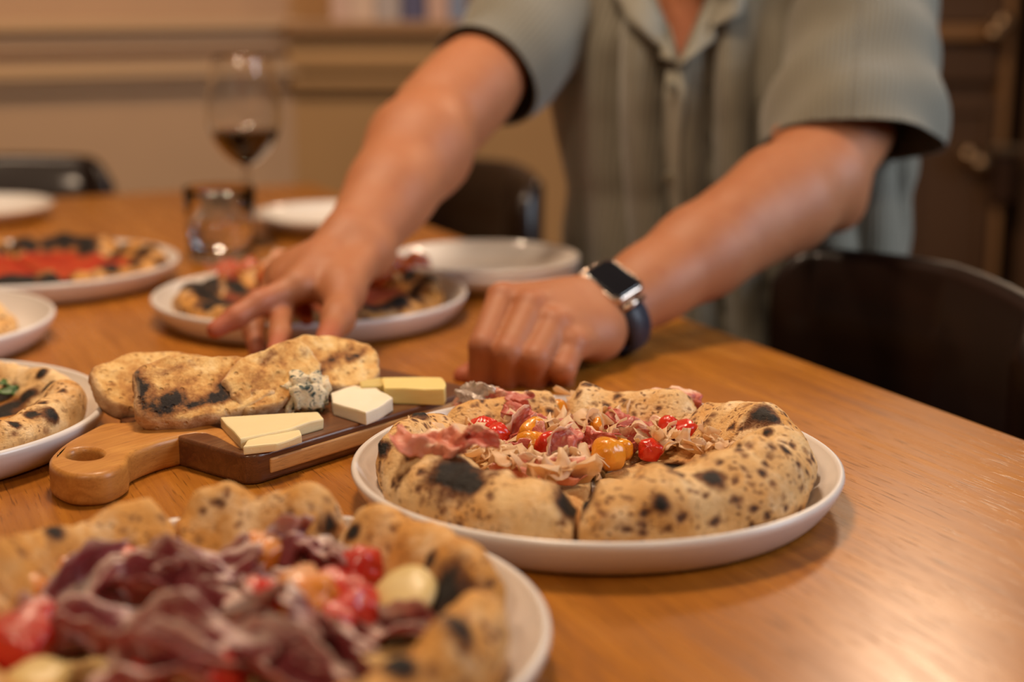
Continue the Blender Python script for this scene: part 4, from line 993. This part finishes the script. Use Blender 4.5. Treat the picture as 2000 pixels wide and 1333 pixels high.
# neck opening: V shape between two planes
vpt = P(1326, 118, 1.665)
nl = (RX * .93 + Vector((0, 0, -.36))).normalized(); nr_ = (RX * -.93 + Vector((0, 0, -.42))).normalized()
selv = lambda p: p.z > vpt.z - .02 and abs((p - vpt).dot(RX)) < .13 and (p - chest).dot(FW) > -.12
cut_region(selv, vpt, nl, False); cut_region(selv, vpt, nr_, False)
dead = [f for f in bm.faces if selv(f.calc_center_median() + off) and (f.calc_center_median() + off - vpt).dot(nl) < 0 and (f.calc_center_median() + off - vpt).dot(nr_) < 0]
bmesh.ops.delete(bm, geom=dead, context='FACES')
bot = [f for f in bm.faces if (f.calc_center_median() + off).z < TZ - .20]; bmesh.ops.delete(bm, geom=bot, context='FACES')
bm.to_mesh(shirt.data); bm.free()
md = shirt.modifiers.new('thickness', 'SOLIDIFY'); md.thickness = .0022; md.offset = -1
# collar flaps: thin bent plates lying on the chest, following the opening
bm = bmesh.new(); bm.from_mesh(shirt.data); bvh = BVHTree.FromBMesh(bm); bm.free()
def on_shirt(px, py, lift=.004):
    o = cam.location - off; d = (P(px, py, 1.0) - cam.location).normalized(); h = bvh.ray_cast(o, d)
    return (h[0] if h[0] else P(px, py, 1.66) - off) + h[1] * lift if h[0] else P(px, py, 1.66) - off
def flap(nm, rows, mat, th=.0035):
    g = [[Vector(p) for p in r] for r in rows]; n, m_ = len(g), len(g[0]); vs = []
    for r in g: vs += r
    N0 = len(vs); back = Vector((0, th, 0)); vs = vs + [v + back for v in vs]; fs = []
    for i in range(n - 1):
        for j in range(m_ - 1):
            a = i * m_ + j; fs.append((a, a + 1, a + m_ + 1, a + m_)); fs.append((N0 + a, N0 + a + m_, N0 + a + m_ + 1, N0 + a + 1))
    for i in range(n - 1):
        for j0 in (0, m_ - 1):
            a, b = i * m_ + j0, (i + 1) * m_ + j0; fs.append((a, b, N0 + b, N0 + a))
    for j in range(m_ - 1):
        for i0 in (0, n - 1):
            a, b = i0 * m_ + j, i0 * m_ + j + 1; fs.append((a, b, N0 + b, N0 + a))
    o = mk(nm, vs, fs, mat, person); bm = bmesh.new(); bm.from_mesh(o.data); bmesh.ops.recalc_face_normals(bm, faces=list(bm.faces)); bm.to_mesh(o.data); bm.free(); return o
def lerp2(a, b, t): return (a[0] + (b[0] - a[0]) * t, a[1] + (b[1] - a[1]) * t)
def lapel(inner, outer, base):
    "inner edge along the opening, outer edge on the chest (picture positions); lifted towards the outer edge"
    rows = []
    n = 9
    for i in range(n):
        t = i / (n - 1); a = catmull([(*q,) for q in inner], 8)[int(t * (len(inner) - 1) * 8)]; b = catmull([(*q,) for q in outer], 8)[int(t * (len(outer) - 1) * 8)]
        rows.append([on_shirt(*lerp2(a, b, s), .005 + .006 * s) + Vector((0, -base * s, 0)) for s in (0.02, .25, .5, .75, 1.0)])
    return rows
flap('collar', lapel([(1292, -60), (1300, 10), (1312, 70), (1324, 125)], [(1180, -60), (1204, 8), (1262, 78), (1322, 128)], .004), M_collar)
flap('collar', lapel([(1400, -60), (1382, 0), (1352, 70), (1328, 125)], [(1440, -60), (1446, 30), (1400, 62), (1330, 132)], .004), M_collar)
plk = [[on_shirt(x + dx, y, .0035) for dx in (-17, -8, 2, 12, 20)] for x, y in ((1324, 140), (1318, 200), (1314, 260), (1312, 320), (1314, 380), (1318, 440), (1322, 500))]
flap('placket', plk, M_collar, .002)
for px, py in ((1314, 345), (1318, 170), (1320, 500)):
    vs, fs = lathe([(0, .003), (.0035, .003), (.0055, .0034), (.0062, .0022), (.0058, .0004), (0, 0)], 18)
    mk('button', vs, fs, M_button, person, loc=on_shirt(px, py, .0052) + Vector((0, -.0015, 0)), rot=(PI / 2, 0, 0))

# ------------------------------------------------------------------ trousers, shoes and the stool below the table
Tv = Vol((-.35, 1.10, .02), (.60, 2.05, TZ + .02), .012); hip = Vector((.27, 1.83, .60))
Tv.ell(hip, (.185, .15, .13), None, .04)
for s, kx, ky in ((-1, -.08, 1.63), (1, .10, 1.68)):
    h0 = hip + Vector((.09 * s, -.02, -.03)); kn_ = Vector((kx + .05, ky, .52)); ft = Vector((kx + .05, ky + .10, .09)); Tv.chain([h0, kn_, ft], [.10, .075, .06], .03)
V, F = Tv.mesh(); np_mesh('trousers', V, F, M_trouser, person)
for kx, ky in ((-.08, 1.63), (.10, 1.68)):
    Fv = Vol((kx - .06, ky - .18, .0), (kx + .16, ky + .20, .16), .008); Fv.ell(Vector((kx + .05, ky + .03, .045)), (.046, .125, .042), None, .02); Fv.cone((kx + .05, ky + .10, .05), (kx + .05, ky + .10, .10), .045, .045, .02)
    V, F = Fv.mesh(); V[:, 2] = np.maximum(V[:, 2], .001); np_mesh('shoe', V, F, M_shoe, person)
st = thing('stool', 'round dark stool hidden below the seated person', 'stool', (.27, 1.84, 0))
vs, fs = lathe([(0, .43), (.15, .43), (.165, .44), (.165, .46), (.15, .472), (0, .474)], 40); mk('seat', vs, fs, M_leather, st)
for a in range(4):
    x, y = .11 * math.cos(a * PI / 2 + .78), .11 * math.sin(a * PI / 2 + .78); vs, fs = tube([(x, y, .435), (x * 1.4, y * 1.4, 0)], [.017, .013], 10); mk('leg', vs, fs, M_chairwood, st)

# ------------------------------------------------------------------ wristwatch
wcn = P(1192, 552, 1.383)                                            # centre of the case
au = (P(1225, 582, 1.372) - P(1158, 524, 1.394)).normalized()        # direction across the picture diagonal (long side of the case)
ax_ = (P(1222, 537, 1.418) - P(1160, 568, 1.372)).normalized()
fa = (ElL - WrL).normalized()
wx = fa                                                              # along the forearm
wz = Vector((.11, -.524, .839)); wz = (wz - wx * wz.dot(wx)).normalized(); wy = wz.cross(wx).normalized()
Mw = Matrix((wx, wy, wz)).transposed().to_4x4()
WC = WrL + wx * -.017 + wz * -.001
watch = thing('wristwatch', 'square smartwatch with a dark screen and navy band on the wrist', 'watch', WC)
watch.rotation_euler = Mw.to_euler(); watch.scale = (1.10, 1.08, 1.08)
wr_a, wr_b = .0385, .0300                                            # band: half extents across wy / wz
def ring_band(nm, x0, x1, th, a0, a1, mat):
    vs, fs = [], []; n = 56
    ts = [a0 + (a1 - a0) * i / n for i in range(n + 1)]
    for t in ts:
        c_, s_ = math.cos(t), math.sin(t); e = 2.4; r = (abs(c_) ** e + abs(s_) ** e) ** (-1 / e)
        y, z = wr_a * r * c_, wr_b * r * s_; nn = Vector((0, c_ / wr_a, s_ / wr_b)).normalized()
        for x, o in ((x0, 0), (x1, 0), (x1, th), (x0, th)): vs.append(Vector((x, y, z)) + nn * o)
    for i in range(n):
        for k in range(4): fs.append((i * 4 + k, i * 4 + (k + 1) % 4, (i + 1) * 4 + (k + 1) % 4, (i + 1) * 4 + k))
    fs += [(0, 1, 2, 3), tuple(n * 4 + k for k in (3, 2, 1, 0))]
    o = mk(nm, vs, fs, mat, watch); bm = bmesh.new(); bm.from_mesh(o.data); bmesh.ops.recalc_face_normals(bm, faces=list(bm.faces)); bm.to_mesh(o.data); bm.free(); return o
ring_band('band', -.012, .012, .0026, PI / 2 + .62, PI / 2 + 2 * PI - .62, M_strap)
cz = wr_b + .0005
def rbox(nm, hx, hy, r, mat, prof):
    "rounded box from stacked rounded-rectangle loops; prof = [(inset, z)]"
    vs, fs = [], []; n = None
    for ins, z in prof:
        pts = rr(-hx + ins, -hy + ins, hx - ins, hy - ins, max(r - ins, .001), 8); n = len(pts); vs += [(x, y, z) for x, y in pts]
    for q in range(len(prof) - 1):
        for i in range(n): j = (i + 1) % n; fs.append((q * n + i, q * n + j, (q + 1) * n + j, (q + 1) * n + i))
    fs.append(tuple(range(n - 1, -1, -1))); fs.append(tuple((len(prof) - 1) * n + i for i in range(n)))
    return mk(nm, vs, fs, mat, watch)
rbox('case', .0195, .0230, .0100, M_case, [(.004, cz - .002), (.0015, cz), (.0003, cz + .003), (0, cz + .006), (.0004, cz + .0085), (.0013, cz + .0102), (.0022, cz + .0108), (.0030, cz + .0108)])
rbox('screen', .0163, .0198, .0074, M_screen, [(0, cz + .009), (0, cz + .0109), (.0004, cz + .0114), (.0012, cz + .0118), (.004, cz + .0121)])
vs, fs = lathe([(0, 0), (.0036, 0), (.0038, .0006), (.0038, .0022), (.0032, .0028), (0, .0028)], 20); mk('crown', vs, fs, M_case, watch, loc=(-.0193, -.008, cz + .0058), rot=(0, -PI / 2, 0))
for sy in (-1, 1):
    v2, f2 = tube([(-.0125, sy * .0255, cz + .002), (.0125, sy * .0255, cz + .002)], .0026, 12); mk('band_lug', v2, f2, M_case, watch)
